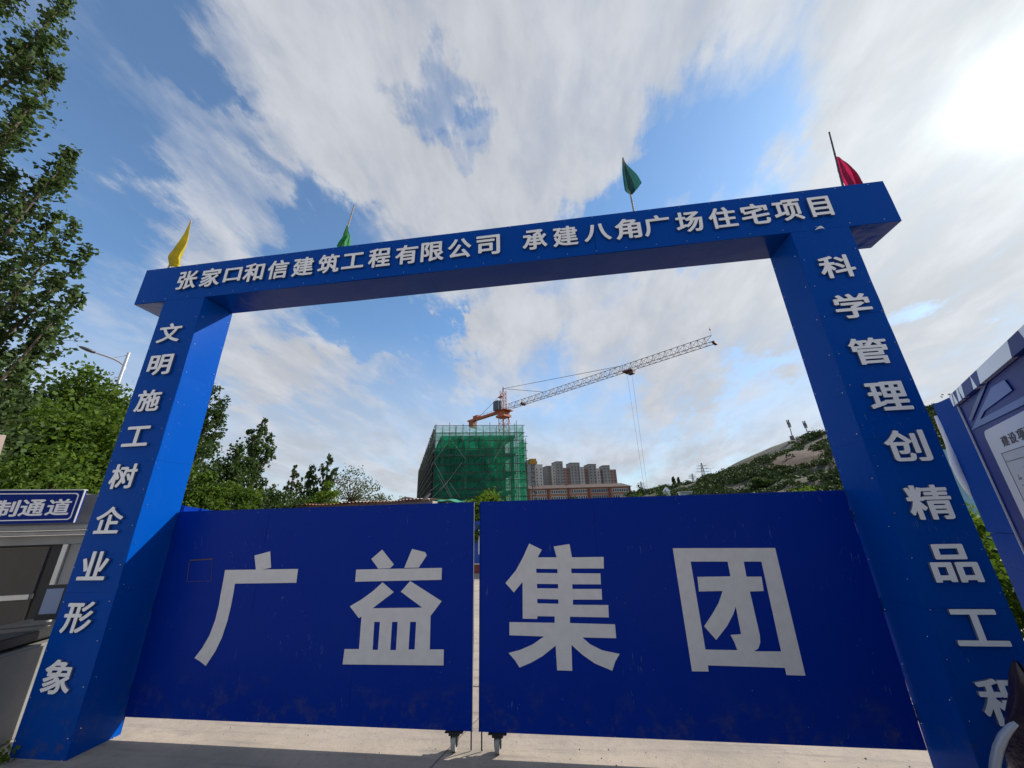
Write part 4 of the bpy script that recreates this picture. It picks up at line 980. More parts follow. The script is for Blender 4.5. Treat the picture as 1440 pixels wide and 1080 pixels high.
def brace(x0, y0_, x1, y1_):
    n = np.cross(fu, (0, 0, 1)); p = atp(x0, y0_, spt(0, -.3, 5), n); q = atp(x1, y1_, spt(0, -.3, 5), n); place_tube('brace_tube', TML, p, q, sb)
for q in ((633, 617, 655, 646), (629, 623, 606, 655), (611, 650, 636, 699), (650, 650, 620, 690), (606, 702, 634, 672), (632, 678, 647, 700), (616, 668, 634, 700), (712, 618, 694, 648), (606, 690, 618, 680)): brace(*q)

# ------------------------------------------------------------------ tower crane
CB = atd(708, 578, 85); HJ = CB[2]; CB0 = np.array([CB[0], CB[1], 0])
cr = thing('tower_crane', 'orange tower crane with long dark lattice jib reaching right over the site', 'crane', CB0)
def lattice(s, p, q, w, r, n, axis2=None, square=True, h=None):
    """square or triangular truss from p to q"""
    p = np.array(p, float); q = np.array(q, float); d = (q-p)/np.linalg.norm(q-p)
    a = np.array([0, 0, 1.0]) if abs(d[2]) < .7 else (axis2 if axis2 is not None else np.array([1.0, 0, 0]))
    b = np.cross(d, a); b /= np.linalg.norm(b); a = np.cross(b, d); h = h or w
    off = [(-w/2, -w/2), (w/2, -w/2), (w/2, w/2), (-w/2, w/2)] if square else [(-w/2, 0), (w/2, 0), (0, h)]
    def c(k, f): return p+(q-p)*f+b*off[k][0]+a*off[k][1]
    K = len(off)
    for k in range(K): s.tube(c(k, 0), c(k, 1), r, 5)
    for i in range(n):
        f0, f1 = i/n, (i+1)/n
        for k in range(K):
            k2 = (k+1) % K
            if i % 2: s.tube(c(k, f0), c(k2, f1), r*.55, 4, cap=False)
            else: s.tube(c(k2, f0), c(k, f1), r*.55, 4, cap=False)
            s.tube(c(k, f0), c(k2, f0), r*.5, 4, cap=False)
TIP = atz(1003, 483, HJ); jd = (TIP-CB)[:2]; JL = np.linalg.norm(jd); jd = np.array([*(jd/JL), 0]); jn = np.array([-jd[1], jd[0], 0])
s = MB(); lattice(s, CB0, CB-np.array([0, 0, 1.6]), 1.6, .09, 16, jd); s.build('mast', M_ORANGE, cr)
s = MB(); s.obox(CB-jd*1.4-jn*1.2-np.array([0, 0, 1.6]), jd, jn, 2.8, 2.4, .5); s.obox(CB-jd*1.1-jn*1.0-np.array([0, 0, 1.1]), jd, jn, 2.2, 2.0, .9)
s.obox(CB-jd*1.9-jn*1.5-np.array([0, 0, .15]), jd, jn, 3.8, 3.0, .12)
for k in (-1, 1): s.tube(CB-jd*1.2*k+jn*1.0-np.array([0, 0, 3.2]), CB-jd*.9*k+jn*.8-np.array([0, 0, 1.6]), .12, 5)
s.build('slewing_platform', M_ORANGE, cr)
s = MB(); lattice(s, CB-np.array([0, 0, .1]), CB+np.array([0, 0, 5.0]), 1.0, .08, 6, jd); s.tube(CB+np.array([0, 0, 4.9]), CB+np.array([0, 0, 6.1]), .22, 6, .08)
s.obox(CB-jd*1.6-jn*.3+np.array([0, 0, 3.6]), jd, jn, 1.4, .6, .25); s.build('tower_head', M_ORANGE, cr)
s = MB(); s.obox(CB-jn*2.0-jd*1.5+np.array([0, 0, .0]), jd, jn, 1.7, 1.3, 2.3)
s.build('cab', mat('dark_cab', (.04, .045, .055), .3), cr, bevel=.08)
s = MB(); lattice(s, CB+jd*1.0+np.array([0, 0, .1]), CB+jd*JL+np.array([0, 0, .1]), 1.2, .05, 44, square=False, h=1.25); s.build('jib', M_JIB, cr)
CJ = atz(664, 593, HJ); cj = (CJ-CB)[:2]; CL = np.linalg.norm(cj); CL = 12.5; cjd = -jd
s = MB()
for k in (-1, 1): s.obox(CB+jn*(.55*k-.06)+cjd*.8+np.array([0, 0, -.15]), cjd, jn, CL, .14, .45)
s.obox(CB-jn*.5+cjd*.8+np.array([0, 0, -.05]), cjd, jn, CL, 1.0, .08)
s.obox(CB-jn*.7+cjd*(CL-3.4)+np.array([0, 0, .32]), cjd, jn, 1.8, 1.2, .6)
for i in range(9): s.tube(CB+jn*.6+cjd*(1+i*1.4)+np.array([0, 0, .3]), CB+jn*.6+cjd*(1+i*1.4)+np.array([0, 0, 1.2]), .03, 4)
s.tube(CB+jn*.6+cjd*1+np.array([0, 0, 1.2]), CB+jn*.6+cjd*12.2+np.array([0, 0, 1.2]), .03, 4); s.build('counter_jib', M_ORANGE, cr)
for i in range(4):
    s = MB(); s.obox(CB-jn*.5+cjd*(CL-1.4+i*.45)+np.array([0, 0, -2.0+.18*i]), cjd, jn, .4, 1.0, 2.3-.15*i); s.build('counterweight', mat('rust_red_block', (.30, .10, .045), .7, var=.2), cr)
AP = CB+np.array([0, 0, 5.6])
def bar(p, q, r, nm, m=M_CABLE, parent=cr):
    s = MB(); s.tube(p, q, r, 5); return s.build(nm, m, parent)
bar(AP, CB+jd*(JL*.66)+np.array([0, 0, 1.4]), .05, 'tie_bar'); bar(AP, CB+jd*(JL*.27)+np.array([0, 0, 1.4]), .05, 'tie_bar')
for k in (-1, 1): bar(AP-jd*.6-np.array([0, 0, 1.2]), CB+cjd*(CL-3+k)+jn*.5*k+np.array([0, 0, .3]), .035, 'tie_bar')
TR = CB+jd*(JL*.70); s = MB(); s.obox(TR-jd*.9-jn*.75-np.array([0, 0, .25]), jd, jn, 1.8, 1.5, .2); s.obox(TR-jd*.1-jn*.4-np.array([0, 0, .8]), jd, jn, 1.0, .8, .5)
s.tube(TR-jd*.7-jn*.9-np.array([0, 0, .2]), TR-jd*.7-jn*.9+np.array([0, 0, .9]), .04, 4); s.build('trolley', M_JIB, cr)
for k in (-1, 1): bar(TR+jd*.45*k-np.array([0, 0, .5]), TR+jd*.25*k-np.array([0, 0, 21.5]), .016, 'hoist_rope')
s = MB(); hb = TR-np.array([0, 0, 22.3]); s.obox(hb-jd*.35-jn*.15, jd, jn, .7, .3, .8); s.tube(hb, hb-np.array([0, 0, .7]), .06, 6); s.build('hook_block', M_JIB, cr)
s = MB(); w0 = CB+jd*(JL*.14)+np.array([0, 0, .2]); s.tube(w0-jn*.5, w0+jn*.5, .38, 12); s.build('winch_drum', M_JIB, cr)
s = MB(); e = CB+jd*JL; s.tube(e+np.array([0, 0, 1.3]), e+np.array([0, 0, 2.9]), .02, 4); s.tube(e+np.array([0, 0, 2.3]), e+np.array([0, 0, 2.6]), .15, 6, .03); s.obox(e-jn*.65-np.array([0, 0, .15]), jd, jn, .4, 1.3, .3); s.build('jib_tip', M_JIB, cr)
# yellow hoist head at the right of the net
q = atd(749, 649, 74); ht = thing('material_hoist', 'yellow hoist head at the right edge of the green netting', 'hoist', (q[0], q[1], 0))
s = MB(); lattice(s, (q[0], q[1], 0), (q[0], q[1], q[2]-.5), .6, .05, 14); s.build('mast', M_BLACK, ht)
s = MB(); s.obox(q-fu*.7-sv*.3+np.array([0, 0, -.5]), fu, sv, 1.5, .8, .55); s.obox(q-fu*.55-sv*.25+np.array([0, 0, .06]), fu, sv, 1.2, .7, .45); s.build('hoist_head', mat('hoist_yellow', (.55, .26, .02), .5, var=.2), ht)

# ------------------------------------------------------------------ far buildings
M_TG = mat('tower_grey', (.29, .27, .26), .8, var=.2, vscale=.05); M_TL = mat('tower_light', (.52, .47, .45), .8, var=.15, vscale=.05)
M_TP = mat('tower_maroon', (.32, .17, .16), .8, var=.15, vscale=.05); M_TD = mat('tower_dark', (.17, .16, .16), .8)
M_WIN = mat('far_window', (.05, .055, .07), .25)
def tower(label, px0, px1, ytop, ycore, D, core, seed):
    a = atd(px0, ytop, D); c = atd(px1, ytop+ (px1-px0)*.06, D+6); z = a[2]; u = (c-a)[:2]; L = np.linalg.norm(u); u = np.array([*(u/L), 0]); v = np.array([-u[1], u[0], 0])
    t = thing('apartment_tower', label, 'building', (a[0], a[1], 0), 'apartment towers far behind the school')
    a0 = np.array([a[0], a[1], 0]); zc = atd(px0, ycore, D)[2]
    segs = core
    win = MB(); band = MB()
    for (f0, f1, off, kind) in segs:
        zz = zc if kind == 'c' else z-(1.5 if kind == 'p' else 0); m = {'c': M_TG, 'l': M_TL, 'p': M_TP, 'd': M_TD, 'g': M_TG}[kind]
        s = MB(); s.obox(a0+u*L*f0+v*off, u, v, L*(f1-f0), 14, zz); s.build('wing', m, t)
        w = L*(f1-f0); nw = max(1, int(w/3.2)); nf = int(zz/3.0)
        for fl in range(3, nf):
            for k in range(nw):
                x = L*f0+w*(k+.5)/nw; o = a0+u*(x-.62)+v*(off-.06)+np.array([0, 0, fl*3.0+.7])
                win.obox(o, u, v, 1.25, .05, 1.35)
            if kind in 'lp': band.obox(a0+u*(L*f0+.2)+v*(off-.35)+np.array([0, 0, fl*3.0+.15]), u, v, w*.45, .33, .35)
        s = MB(); s.obox(a0+u*(L*f0-.1)+v*(off-.1)+np.array([0, 0, zz+.01]), u, v, w+.2, 14.2, .5 if kind != 'c' else 1.0); s.build('parapet', M_TD if kind == 'c' else M_TG, t)
    win.build('windows', M_WIN, t, kind='stuff'); band.build('balconies', M_TL, t, kind='stuff')
tower('light grey apartment tower standing alone beside the green netting', 746, 764, 653, 647, 380, [(0, .36, 0, 'c'), (.37, 1.0, 2, 'l')], 1)
tower('apartment tower with dark grey left end, leftmost of the joined row', 770, 791, 655, 650, 400, [(0, .28, 3, 'd'), (.285, .55, 1, 'l'), (.555, 1.0, -1, 'c')], 2)
tower('apartment tower with maroon wing, second in the joined row', 791.5, 815, 656, 652, 402, [(0, .42, 3, 'p'), (.425, 1.0, -1, 'c')], 3)
tower('apartment tower with white and maroon wings, third in the joined row', 815.5, 838, 657, 654, 404, [(0, .28, 2, 'l'), (.285, .50, 3, 'p'), (.505, 1.0, -1, 'c')], 4)
tower('apartment tower with narrow pale wing, rightmost of the joined row', 838.5, 867, 659, 656, 406, [(0, .20, 2, 'l'), (.205, .30, 3, 'p'), (.305, .66, -1, 'c'), (.665, 1.0, 2, 'p')], 5)
# school
def school():
    a = atd(742, 688, 215); c = atd(888, 690.5, 222); z = a[2]; u = (c-a)[:2]; L = np.linalg.norm(u); u = np.array([*(u/L), 0]); v = np.array([-u[1], u[0], 0]); a0 = np.array([a[0], a[1], 0])
    t = thing('school_building', 'long low orange building with brown tiled roof below the towers', 'building', a0)
    MO = mat('orange_render', (.44, .20, .12), .85, var=.15, vscale=.2); MR = mat('brown_roof', (.12, .085, .075), .9, var=.3, vscale=1); ML = mat('grey_infill', (.34, .36, .40), .8)
    s = MB(); s.obox(a0, u, v, L*.985, 12, z-.01); s.build('wall', MO, t)
    s = MB(); p = [a0-u*.5-v*.8+np.array([0, 0, z]), a0+u*(L+.6)-v*.8+np.array([0, 0, z]), a0+u*(L+.6)+v*12.8+np.array([0, 0, z]), a0-u*.5+v*12.8+np.array([0, 0, z])]
    q = [a0-u*.5+v*4+np.array([0, 0, z+2.1]), a0+u*(L-4)+v*4+np.array([0, 0, z+2.1]), a0+u*(L-4)+v*8+np.array([0, 0, z+2.1]), a0-u*.5+v*8+np.array([0, 0, z+2.1])]
    s.hexa(p, q); s.build('roof', MR, t)
    for k in (6, 22): 
        s = MB(); s.obox(a0+u*k+v*3+np.array([0, 0, z]), u, v, .4, 5, 2.2); s.build('gable_wall', MR, t)
    nb = 5
    for f in range(4):
        zz = z-1.0-f*3.3
        if zz < 2: break
        s = MB(); s.obox(a0-v*.12+np.array([0, 0, zz-2.0]), u, v, L*.985, .11, .22); s.build('sill_band', mat('pale_band', (.5, .42, .38), .8), t)
        for b_ in range(nb):
            x0 = L*.985*(b_+.16)/nb; w = L*.985*.76/nb
            fr = MB(); fr.obox(a0+u*x0-v*.10+np.array([0, 0, zz-1.75]), u, v, w, .09, 1.75); o = fr.build('window', M_WHITE if b_ != 3 else ML, t)
            g_ = MB()
            for k in range(7): g_.obox(a0+u*(x0+w*(k+.12)/7)-v*.13+np.array([0, 0, zz-1.60]), u, v, w*.76/7, .025, 1.42)
            g_.build('pane', M_WIN, o)
    for b_ in range(nb+1):
        s = MB(); s.obox(a0+u*(L*.985*b_/nb-.5*(b_ > 0))-v*.5, u, v, 1.0, .45, z-.05); s.build('pier', mat('maroon_pier', (.20, .075, .055), .85), t)
school()

# ------------------------------------------------------------------ hill
ridge = [(880, 694, 240), (899, 691, 240), (912, 690, 240), (931, 686, 235), (944, 683, 230), (962, 679, 225), (983, 675, 220), (1004, 668, 215), (1025, 657, 212), (1046, 645, 210), (1067, 636, 208), (1087, 627, 206), (1108, 620, 204), (1129, 616, 202), (1150, 611, 200), (1180, 604, 198), (1220, 594, 196), (1260, 583, 194), (1300, 573, 192), (1345, 563, 190), (1420, 556, 190), (1560, 560, 190), (1800, 600, 190)]
rx = np.array([r[0] for r in ridge], float); ry = np.array([r[1] for r in ridge], float); rd = np.array([r[2] for r in ridge], float)
from mathutils import noise as mn
def hill_pt(px, t):
    py = float(np.interp(px, rx, ry)); D = float(np.interp(px, rx, rd)); r = atd(px, py, D); hz = max(0.3, r[2])
    D0 = 62.0; Dt = D0+(D-D0)*t; d = ray(px, py); hd = math.hypot(d[0], d[1]); x = CAM[0]+d[0]/hd*Dt; y = CAM[1]+d[1]/hd*Dt
    z = hz*((t**1.25) if t <= 1 else max(0, 1-(t-1)*1.6))
    if 0 < t < 1: z *= 1-.10*math.sin(t*9+px*.01)*(1-t)
    nz = mn.noise((x*.05, y*.05, 1.3))*2.2+mn.noise((x*.16, y*.16, 4))*.8
    z += nz*min(1, t*3)*(.35 if t > .9 else 1)*(min(1, hz/6)); return (x, y, max(-.5, z))
def hill_mat():
    m = bpy.data.materials.new('hill_soil'); m.use_nodes = True; nt = m.node_tree; nt.nodes.clear(); t = NT(nt)
    out = t.n('ShaderNodeOutputMaterial'); b = t.n('ShaderNodeBsdfPrincipled'); b.inputs['Roughness'].default_value = .95
    V = t.n('ShaderNodeNewGeometry').outputs['Position']; n = t.noise(V, .05, 8, .65); n2 = t.noise(V, .6, 6, .7)
    c = t.mix(t.mapr(n, .42, .58), (.040, .052, .020), (.058, .052, .034)); c = t.mix(t.mapr(n2, .4, .65, 0, .6), c, (.05, .055, .03))
    def patch(px, tt, r, colr, c):
        p = hill_pt(px, tt); d = t.vmath('LENGTH', t.vmath('SUBTRACT', V, tuple(float(q) for q in p)))
        d = t.math('ADD', d, t.math('MULTIPLY', t.math('SUBTRACT', n2, .5), r*.9)); return t.mix(t.mapr(d, r*.75, r), c, c) if colr is None else t.mix(t.mapr(d, r*.7, r, 1, 0), c, colr)
    c = patch(1118, .62, 13, (.070, .040, .026), c); c = patch(1105, .93, 12, (.060, .068, .056), c); c = patch(1318, .75, 14, (.20, .13, .10), c); c = patch(1045, .45, 10, (.075, .062, .05), c)
    t.l(c, b.inputs['Base Color']); bp = t.n('ShaderNodeBump'); bp.inputs['Distance'].default_value = .6; bp.inputs['Strength'].default_value = .7; t.l(n2, bp.inputs['Height']); t.l(bp.outputs[0], b.inputs['Normal'])
    t.l(b.outputs[0], out.inputs[0]); return m
s = MB(); s.grid(lambda u, v: hill_pt(872+(1800-872)*u, v*1.5), 150, 60); s.build('hill', hill_mat(), kind='structure', smooth=True)
# scrub on the hill: one uncountable mass, with bare patches left open
def bare(px, t): return ((px-1118)/26)**2+((t-.62)/.10)**2 < 1 or ((px-1103)/24)**2+((t-.93)/.07)**2 < 1 or ((px-1045)/30)**2+((t-.47)/.05)**2 < 1 or ((px-1060)/40)**2+((t-.93)/.06)**2 < 1
C = []
for i in range(3600):
    px = random.uniform(880, 1470); t = random.uniform(.12, .99)
    if bare(px, t) and random.random() < .86: continue
    if px < 1190 and t > .84 and random.random() < .66: continue
    q = np.array(hill_pt(px, t)); den = mn.noise((q[0]*.045, q[1]*.045, 9.0))
    if den < -.12 and random.random() < .75: continue
    r = random.uniform(.9, 2.5)*(1.0 if t > .5 else .8); n = int(34*r)
    o = rng.normal(size=(n, 3)); o /= np.linalg.norm(o, axis=1)[:, None]; o *= (rng.uniform(.3, 1, n)**.5)[:, None]*r; o[:, 2] = np.abs(o[:, 2])*.85
    C.append(q+o)
crown_obj('hill_scrub', np.concatenate(C), .62, LM['hill'], None, kind='stuff', jit=.4)
# trees one can tell apart along the hill foot and ridge
hl = [(948, 670, .99, 'pair of narrow dark conifers above the left foot of the hill', 1.7, 'spire'), (955, 671, .97, 'narrow dark conifer standing right of a taller twin', 1.5, 'spire'),
      (992, 668, .9, 'dark crowned tree below the tall pylon', 3.2, 'dome'), (1150, 607, .93, 'dense dark tree on the ridge next to the right pillar', 5.5, 'dome'), (1080, 641, .70, 'dark rounded tree under the grey bare slope', 4.0, 'dome'),
      (1040, 664, .62, 'round green tree at mid slope below the skyline', 3.6, 'dome'), (921, 686, .9, 'small pale green tree at the far left hill foot', 3.0, 'dome'), (1012, 672, .7, 'olive green tree on the lower slope', 3.2, 'dome'),
      (1108, 640, .80, 'broad dark tree left of the brown earth scar', 4.2, 'dome'), (970, 678, .85, 'low round tree right of the narrow conifers', 3.0, 'dome'), (1058, 672, .40, 'yellowish green tree low on the slope', 2.6, 'dome')]
for px, py, t, lab, r, kd in hl:
    g0 = np.array(hill_pt(px, t)); D = math.hypot(g0[0]-CAM[0], g0[1]-CAM[1]); z = atd(px, py, D)[2]; h = max(3.5, z-g0[2]); g0[2] = max(z-h, -1)
    if kd == 'spire': poplar(lab, g0, h, r*.55, 9, 1300, .55, 'hill', 'trees on the hill', .12, name='conifer_tree')
    else: bushy(lab, g0, h, r, 40, 1700, .55, 'hill' if 'yellow' not in lab and 'pale' not in lab else 'dark', 'trees on the hill', .1, csz=.36)
for px, nm in ((897, 'left'), (904, 'right')):
    p, h = gpos(px, 684, 130); poplar('small slim poplar, %s of two right of the school roof' % nm, p, h, .9, 7, 500, .5, 'hill', 'slim trees by the school', .10)
p, h = gpos(925, 690, 120); bushy('low green tree clump between school and hill', p, h, 4.5, 50, 2200, .45, 'dark', None, .05, csz=.3)
p, h = gpos(900, 691, 118); bushy('low yellowish tree clump right behind the school end', p, h, 3.0, 40, 1500, .42, 'locust', None, .05, csz=.3)
# little white things at the hill foot
q = atd(938, 689, 140); k = thing('hut', 'tiny white hut with peaked roof at the foot of the hill', 'hut', (q[0], q[1], 0))
s = MB(); s.box(q[0]-.9, q[0]+.9, q[1], q[1]+2, 0, q[2]-.4); s.build('wall', M_WHITE, k)
s = MB(); s.hexa([(q[0]-1.1, q[1]-.2, q[2]-.39), (q[0]+1.1, q[1]-.2, q[2]-.39), (q[0]+1.1, q[1]+2.2, q[2]-.39), (q[0]-1.1, q[1]+2.2, q[2]-.39)], [(q[0]-.1, q[1]+.9, q[2]+1.1), (q[0]+.1, q[1]+.9, q[2]+1.1), (q[0]+.1, q[1]+1.1, q[2]+1.1), (q[0]-.1, q[1]+1.1, q[2]+1.1)]); s.build('roof', M_WHITE, k)
q = atd(965, 692, 140); k = thing('hut', 'long pale flat-roofed shed low at the foot of the hill', 'hut', (q[0], q[1], 0))
s = MB(); s.box(q[0]-1.8, q[0]+1.8, q[1], q[1]+3, 0, q[2]); s.build('wall', mat('pale_blue_wall', (.4, .44, .46), .7), k)
s = MB(); s.box(q[0]-2.0, q[0]+2.0, q[1]-.3, q[1]+3.2, q[2]+.01, q[2]+.22); s.build('roof', M_WHITE, k)

# ------------------------------------------------------------------ pylons and masts
M_PY = mat('galvanised_far', (.20, .21, .23), .6, .3)
def pylon(label, px, ytop, ybase, D, arm):
    a = atd(px, ytop, D); bz = max(0, atd(px, ybase, D)[2]-8); h = a[2]-bz; b = np.array([a[0], a[1], bz]); w = h*.16; r = .09*D/250
    t = thing('power_pylon', label, 'pylon', b, 'power pylons beyond the hill')
    s = MB()
    def c(k, f):
        ww = w*(1-f)**1.0*.5+.25; dx, dy = ((-1, -1), (1, -1), (1, 1), (-1, 1))[k]; return b+np.array([dx*ww, dy*ww, h*f])
    n = 9
    for k in range(4):
        s.tube(c(k, 0), c(k, 1), r, 4)
        for i in range(n): s.tube(c(k, i/n), c((k+1) % 4, (i+1)/n), r*.6, 4, cap=False); s.tube(c((k+1) % 4, i/n), c(k, (i+1)/n), r*.6, 4, cap=False)
    s.build('lattice_body', M_PY, t)
    for f, l in ((.80, 1.0), (.90, .8), (.70, 1.15)):
        s = MB()
        for sg_ in (-1, 1): s.tube(b+np.array([0, 0, h*f+.3]), b+np.array([sg_*arm*l, 0, h*f]), r, 4); s.tube(b+np.array([0, 0, h*f-.4]), b+np.array([sg_*arm*l, 0, h*f]), r*.7, 4)
        s.build('crossarm', M_PY, t)
    return b, h
pylon('tallest power pylon on the skyline left of the hill slope', 986, 651, 676, 300, 4.2)
pylon('smaller power pylon just left of the tallest one', 973, 666, 676, 420, 4.0)
pylon('distant power pylon beside the end of the school roof', 901, 677, 692, 420, 5.0)
def cell(label, px, ytop, ybase, D, dx):
    a = atd(px, ytop, D); b = atd(px, ybase, D); b[0] = a[0]; b[1] = a[1]; b[2] -= .8; h = a[2]-b[2]
    t = thing('cell_mast', label, 'mast', b, 'cell masts on the hill ridge')
    s = MB(); s.tube(b, b+np.array([0, 0, h]), .22, 6, .12); s.build('pole', M_PY, t)
    for f in (.78, .95):
        for k in range(3):
            an = k*2.1+f*5; s = MB(); c = b+np.array([.42*math.cos(an), .42*math.sin(an), h*f-1.0]); s.box(c[0]-.18, c[0]+.18, c[1]-.12, c[1]+.12, c[2], c[2]+1.9); s.tube(c+np.array([0, 0, 1]), b+np.array([0, 0, h*f]), .05, 4); s.build('antenna', M_TD, t)
    s = MB(); s.box(b[0]-.9, b[0]+.3, b[1]-.5, b[1]+.5, b[2], b[2]+1.8); s.build('cabinet', M_TD, t)
cell('taller cell mast with stacked antennas on the hill ridge', 1108, 592, 617, 200, -1)
cell('shorter thinner cell mast closer to the right pillar', 1131, 594, 613, 200, -1)
pg = atd(999, 659, 260); k = thing('lamp_mast', 'thin two-armed lamp mast right of the tallest pylon', 'lamp', (pg[0], pg[1], 0))
s = MB(); s.tube((pg[0], pg[1], 0), pg, .10, 5, .07); s.tube(pg-np.array([2.4, 0, -.5]), pg+np.array([0, 0, .1]), .06, 4); s.tube(pg+np.array([2.4, 0, .5]), pg+np.array([0, 0, .1]), .06, 4); s.build('pole', M_PY, k)

# ------------------------------------------------------------------ notice board on the right
BP = atd(1341, 556, 6.0); bu = -np.array([math.sin(R_(31.0)), math.cos(R_(31.0)), 0]); bn = np.array([bu[1], -bu[0], 0])
if (CAM-BP)@bn < 0: bn = -bn
BZ = BP[2]; nb = thing('notice_board', 'large blue site notice board with white project panel at right edge', 'board', (BP[0], BP[1], 0))
def bs(px, py, off=0.0):
    q = atp(px, py, BP+bn*off, bn); return float((q-BP)@bu), float(q[2])
bplace = lambda off: on_plane(BP+bn*off, bu, bn)
BL = 3.0
b = MB(); b.obox((*(BP-bn*.16)[:2], .02), bu, bn, BL, .155, BZ-.14); b.build('board_face', M_BLUE2, nb)
# mirror-bright trim along the top, its reflections painted as blue and silver lengths
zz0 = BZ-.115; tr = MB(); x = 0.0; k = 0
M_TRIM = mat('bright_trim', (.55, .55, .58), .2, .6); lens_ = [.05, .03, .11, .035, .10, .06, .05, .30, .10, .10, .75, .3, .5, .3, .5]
while x < BL:
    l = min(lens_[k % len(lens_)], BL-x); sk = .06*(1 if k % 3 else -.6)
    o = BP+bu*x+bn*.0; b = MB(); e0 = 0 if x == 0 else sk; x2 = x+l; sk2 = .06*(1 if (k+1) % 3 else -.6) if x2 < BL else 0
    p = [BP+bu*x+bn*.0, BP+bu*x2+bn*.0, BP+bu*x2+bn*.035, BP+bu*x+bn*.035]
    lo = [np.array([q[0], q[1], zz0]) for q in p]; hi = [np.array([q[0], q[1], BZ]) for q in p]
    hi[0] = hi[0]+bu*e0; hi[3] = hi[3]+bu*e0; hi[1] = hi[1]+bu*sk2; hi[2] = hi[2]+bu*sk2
    b.hexa(lo, hi); b.build('trim_reflection_piece', M_TRIM if k % 2 == 0 else M_BLUE2, nb); x = x2; k += 1
b = MB(); b.obox((*(BP-bn*.16)[:2], zz0+.0), bu, bn, BL, .155, .11); b.build('top_box', M_BLUE2, nb)
b = MB(); b.obox((*(BP+bn*.001-bu*.0)[:2], 1.05), bu, bn, .014, .012, zz0-1.06); b.build('edge_strip', M_WHITE, nb)
for k in range(4):
    b = MB(); b.obox((*(BP+bn*.001)[:2], .92-k*.13), bu, bn, .014, .012, .07); b.build('edge_strip', mat('worn_strip', (.22, .24, .33), .5), nb)
# printed panel
ps0, pz1 = bs(1382, 607, .012); pz1 = bs(1400, 598, .012)[1]
pz0 = .75; pl_ = rrect(ps0, BL-.25, pz0, pz1, .07)
outline('white_panel', nb, [pl_], bplace(.003), mat('printed_white', (.56, .59, .66), .4), .009)
q = [bs(x_, y_, .004) for x_, y_ in ((1366, 605), (1395, 543), (1412, 534), (1424, 551), (1381, 590), (1440, 562))]
for poly_ in ([(1366, 605), (1394, 545), (1412, 534), (1423, 549), (1384, 578), (1378, 590), (1440, 557), (1440, 569)],):
    outline('light_blue_band', nb, [[bs(x_, y_, .004) for x_, y_ in poly_]], bplace(.0), mat('printed_light_blue', (.035, .11, .36), .4), .004)
outline('light_blue_band', nb, [[bs(x_, y_, .004) for x_, y_ in ((1362, 590), (1385, 530), (1392, 528), (1366, 592))]], bplace(.0), mat('printed_mid_blue', (.012, .05, .22), .4), .004)
M_INK = mat('black_ink', (.015, .015, .02), .5)
ch = [('建', 1413, 620), ('设', 1424, 614.5), ('项', 1434.5, 609)]
g0 = bs(1413, 620, .014); g1 = bs(1434.5, 609, .014); st = (g1[0]-g0[0])/2
hC = abs(bs(1413, 611, .014)[1]-bs(1413, 629, .014)[1])
for i, c in enumerate('建设项目'): glyph(c, nb, g0[0]+st*i, g0[1]+(g1[1]-g0[1])/2*i*0, st*.86, hC*.92, bplace(.0125), M_INK, .002)
# framed site plan under the heading
ms0, mz1 = bs(1411, 640, .014); fr = MB()
def strip(s0, s1, z0, z1, m=M_INK, nm='plan_line', off=.0125):
    b = MB(); o = BP+bu*s0+bn*off; b.obox((o[0], o[1], z0), bu, bn, s1-s0, .002, z1-z0); b.build(nm, m, nb)
ms0 = bs(1410, 641, .014)[0]; mz1 = bs(1410, 637, .014)[1]
outline('site_plan', nb, [[(ms0, 1.0), (BL-.45, 1.0), (BL-.45, mz1), (ms0, mz1)]], bplace(.0125), mat('plan_paper', (.46, .49, .53), .5), .002)
for s0, s1, z0, z1 in ((ms0, BL-.45, mz1-.004, mz1), (ms0, ms0+.004, 1.0, mz1-.0045), (ms0+.02, BL-.5, mz1-.078, mz1-.074)): strip(s0, s1, z0, z1, off=.0150)
M_PLN = mat('plan_grey', (.16, .17, .18), .6)
for i in range(26):
    s0 = ms0+.04+random.uniform(0, .5); z0 = mz1-.14-random.uniform(0, .6); w_ = random.uniform(.01, .07); strip(s0, s0+w_, z0, z0+random.uniform(.003, .02), M_PLN, off=.0150)
# box post at the far end and the foam roll on its edge
Q = atz(1313, 572, BZ-.02); b = MB(); pv = (Q-BP); pv[2] = 0; pL = np.linalg.norm(pv); pv /= pL; pnn = np.cross(pv, (0, 0, 1)); pnn = -pnn if (CAM-BP)@pnn < 0 else pnn
b.obox((*(BP+pv*.004-pnn*.30)[:2], 1.52), pv, pnn, pL, .30, BZ-1.52); o1 = b.build('post_casing', M_BLUE, nb)
b = MB(); b.obox((*(BP+pv*.004-pnn*.30)[:2], 0.0), pv, pnn, pL-.02, .295, 1.515); b.build('post_casing', M_BLUE, nb)
s = MB(); f0 = atz(1310, 578, BZ-.10); pp = [BP+pv*(pL+.02)+pnn*.0 for _ in range(9)]
pts = [np.array([p[0]+.02*math.sin(i*.9), p[1], BZ-.12-i*(.9/8)]) for i, p in enumerate(pp)]
s.chain(pts, [.020, .036, .038, .034, .036, .038, .036, .036, .018], 8); s.build('foam_roll', mat('white_foam', (.85, .85, .85), .8), nb, smooth=True)
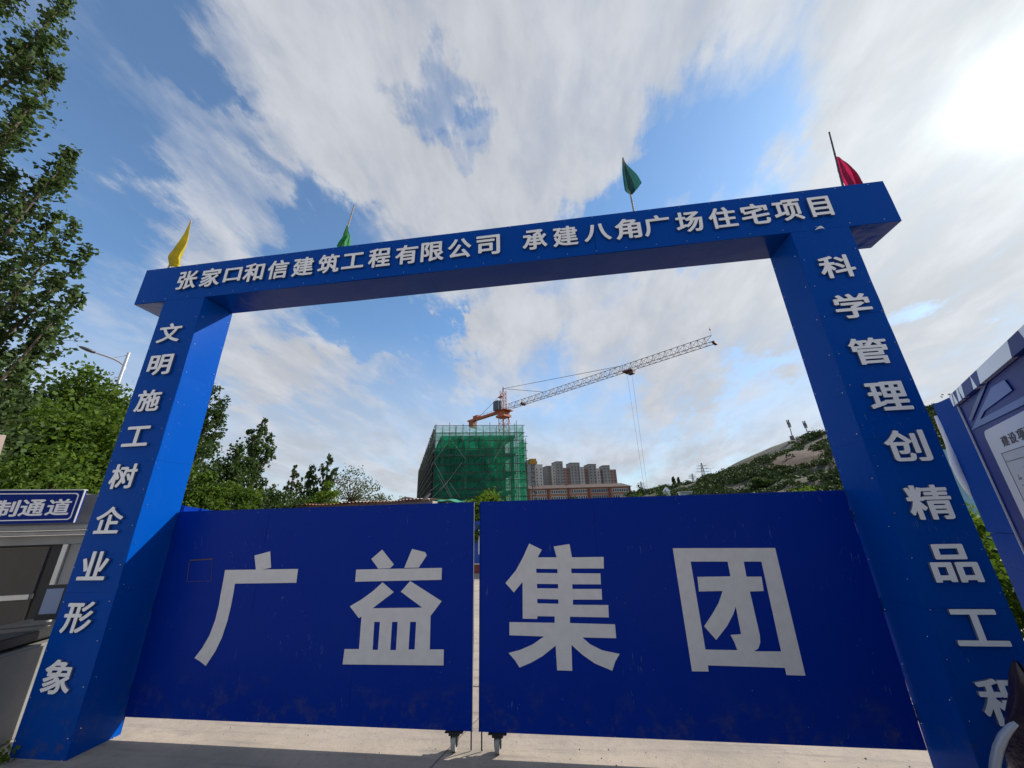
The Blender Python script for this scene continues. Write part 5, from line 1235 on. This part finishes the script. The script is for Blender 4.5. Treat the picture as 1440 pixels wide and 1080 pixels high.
# what shows through the slot between the right pillar and the board
q = atd(1332, 665, 30); k = thing('blue_shed', 'light blue clad shed seen in the slot beside the right pillar', 'shed', (q[0], q[1], 0))
zt_ = atd(1328, 632, 30)[2]
for i in range(3):
    s = MB(); s.box(q[0]-2.3+i*1.6, q[0]-.72+i*1.6, q[1]+.03*(i % 2), q[1]+4, 0, zt_-.9); s.build('wall_panel', mat('light_blue_clad', (.16, .36, .46), .5, var=.2, vscale=.8), k)
    s = MB(); s.box(q[0]-2.3+i*1.6, q[0]-.72+i*1.6, q[1]-.15, q[1]+4.1, zt_-.88, zt_); s.build('roof_panel', mat('pale_blue_roof', (.22, .42, .52), .4, var=.3, vscale=.6), k)
for (px, py, D, lab, m) in ((1368, 700, 9.5, 'sunlit green bush low in the slot beside the right pillar', 'bright'), (1395, 742, 8.0, 'lower leafy bush beneath the sunlit one by the right pillar', 'locust')):
    p, h = gpos(px, py, D); bushy(lab, p, h, .95, 45, 4500, .08, m, 'bushes between pillar and notice board', .05, 'bush', csz=.3, cat='bush')
# thin twigs over the top of the board
p, h = gpos(1338, 545, 26); bushy('bare spindly shrub poking above the left end of the notice board', p, h, .55, 14, 160, .10, 'sparse', None, .55, 'bush', csz=.4, cat='bush')

# ------------------------------------------------------------------ covered bike by the right pillar
q = atd(1428, 985, 3.15)
mc = thing('covered_scooter', 'dark maroon glossy cover with a pale curved tube at the lower right corner', 'scooter', (q[0], q[1], 0))
top = atd(1416, 932, 3.15)
def cov(u, v):
    an = u*2*math.pi; z = top[2]*(1-v); w = (.02+.43*min(1, v*1.1)**.9)
    r = w*(1+.05*math.sin(an*3+v*5)+.035*math.sin(an*7-v*9)+.02*math.sin(an*13+v*21))
    return (top[0]+.34*v+.02+r*math.cos(an)*.9, top[1]-.05+r*math.sin(an)*1.5, max(.02, z+.02*math.sin(an*7+v*9)))
s = MB(); s.grid(cov, 90, 60); s.build('cover', mat('maroon_plastic', (.014, .003, .007), .3, var=.4, vscale=6, bump=.6, bscale=9, coat=.2), mc, smooth=True)
s = MB(); cp = [(1429, 1017), (1420, 1024), (1411, 1036), (1404, 1052), (1400, 1070), (1398, 1092), (1400, 1120)]
pts = [atd(x_, y_, 2.55) for x_, y_ in cp]; s.chain(pts, [.008, .012, .014, .015, .015, .015, .015], 12); s.build('tube', mat('pale_tube', (.22, .25, .32), .25, .3), mc, smooth=True)
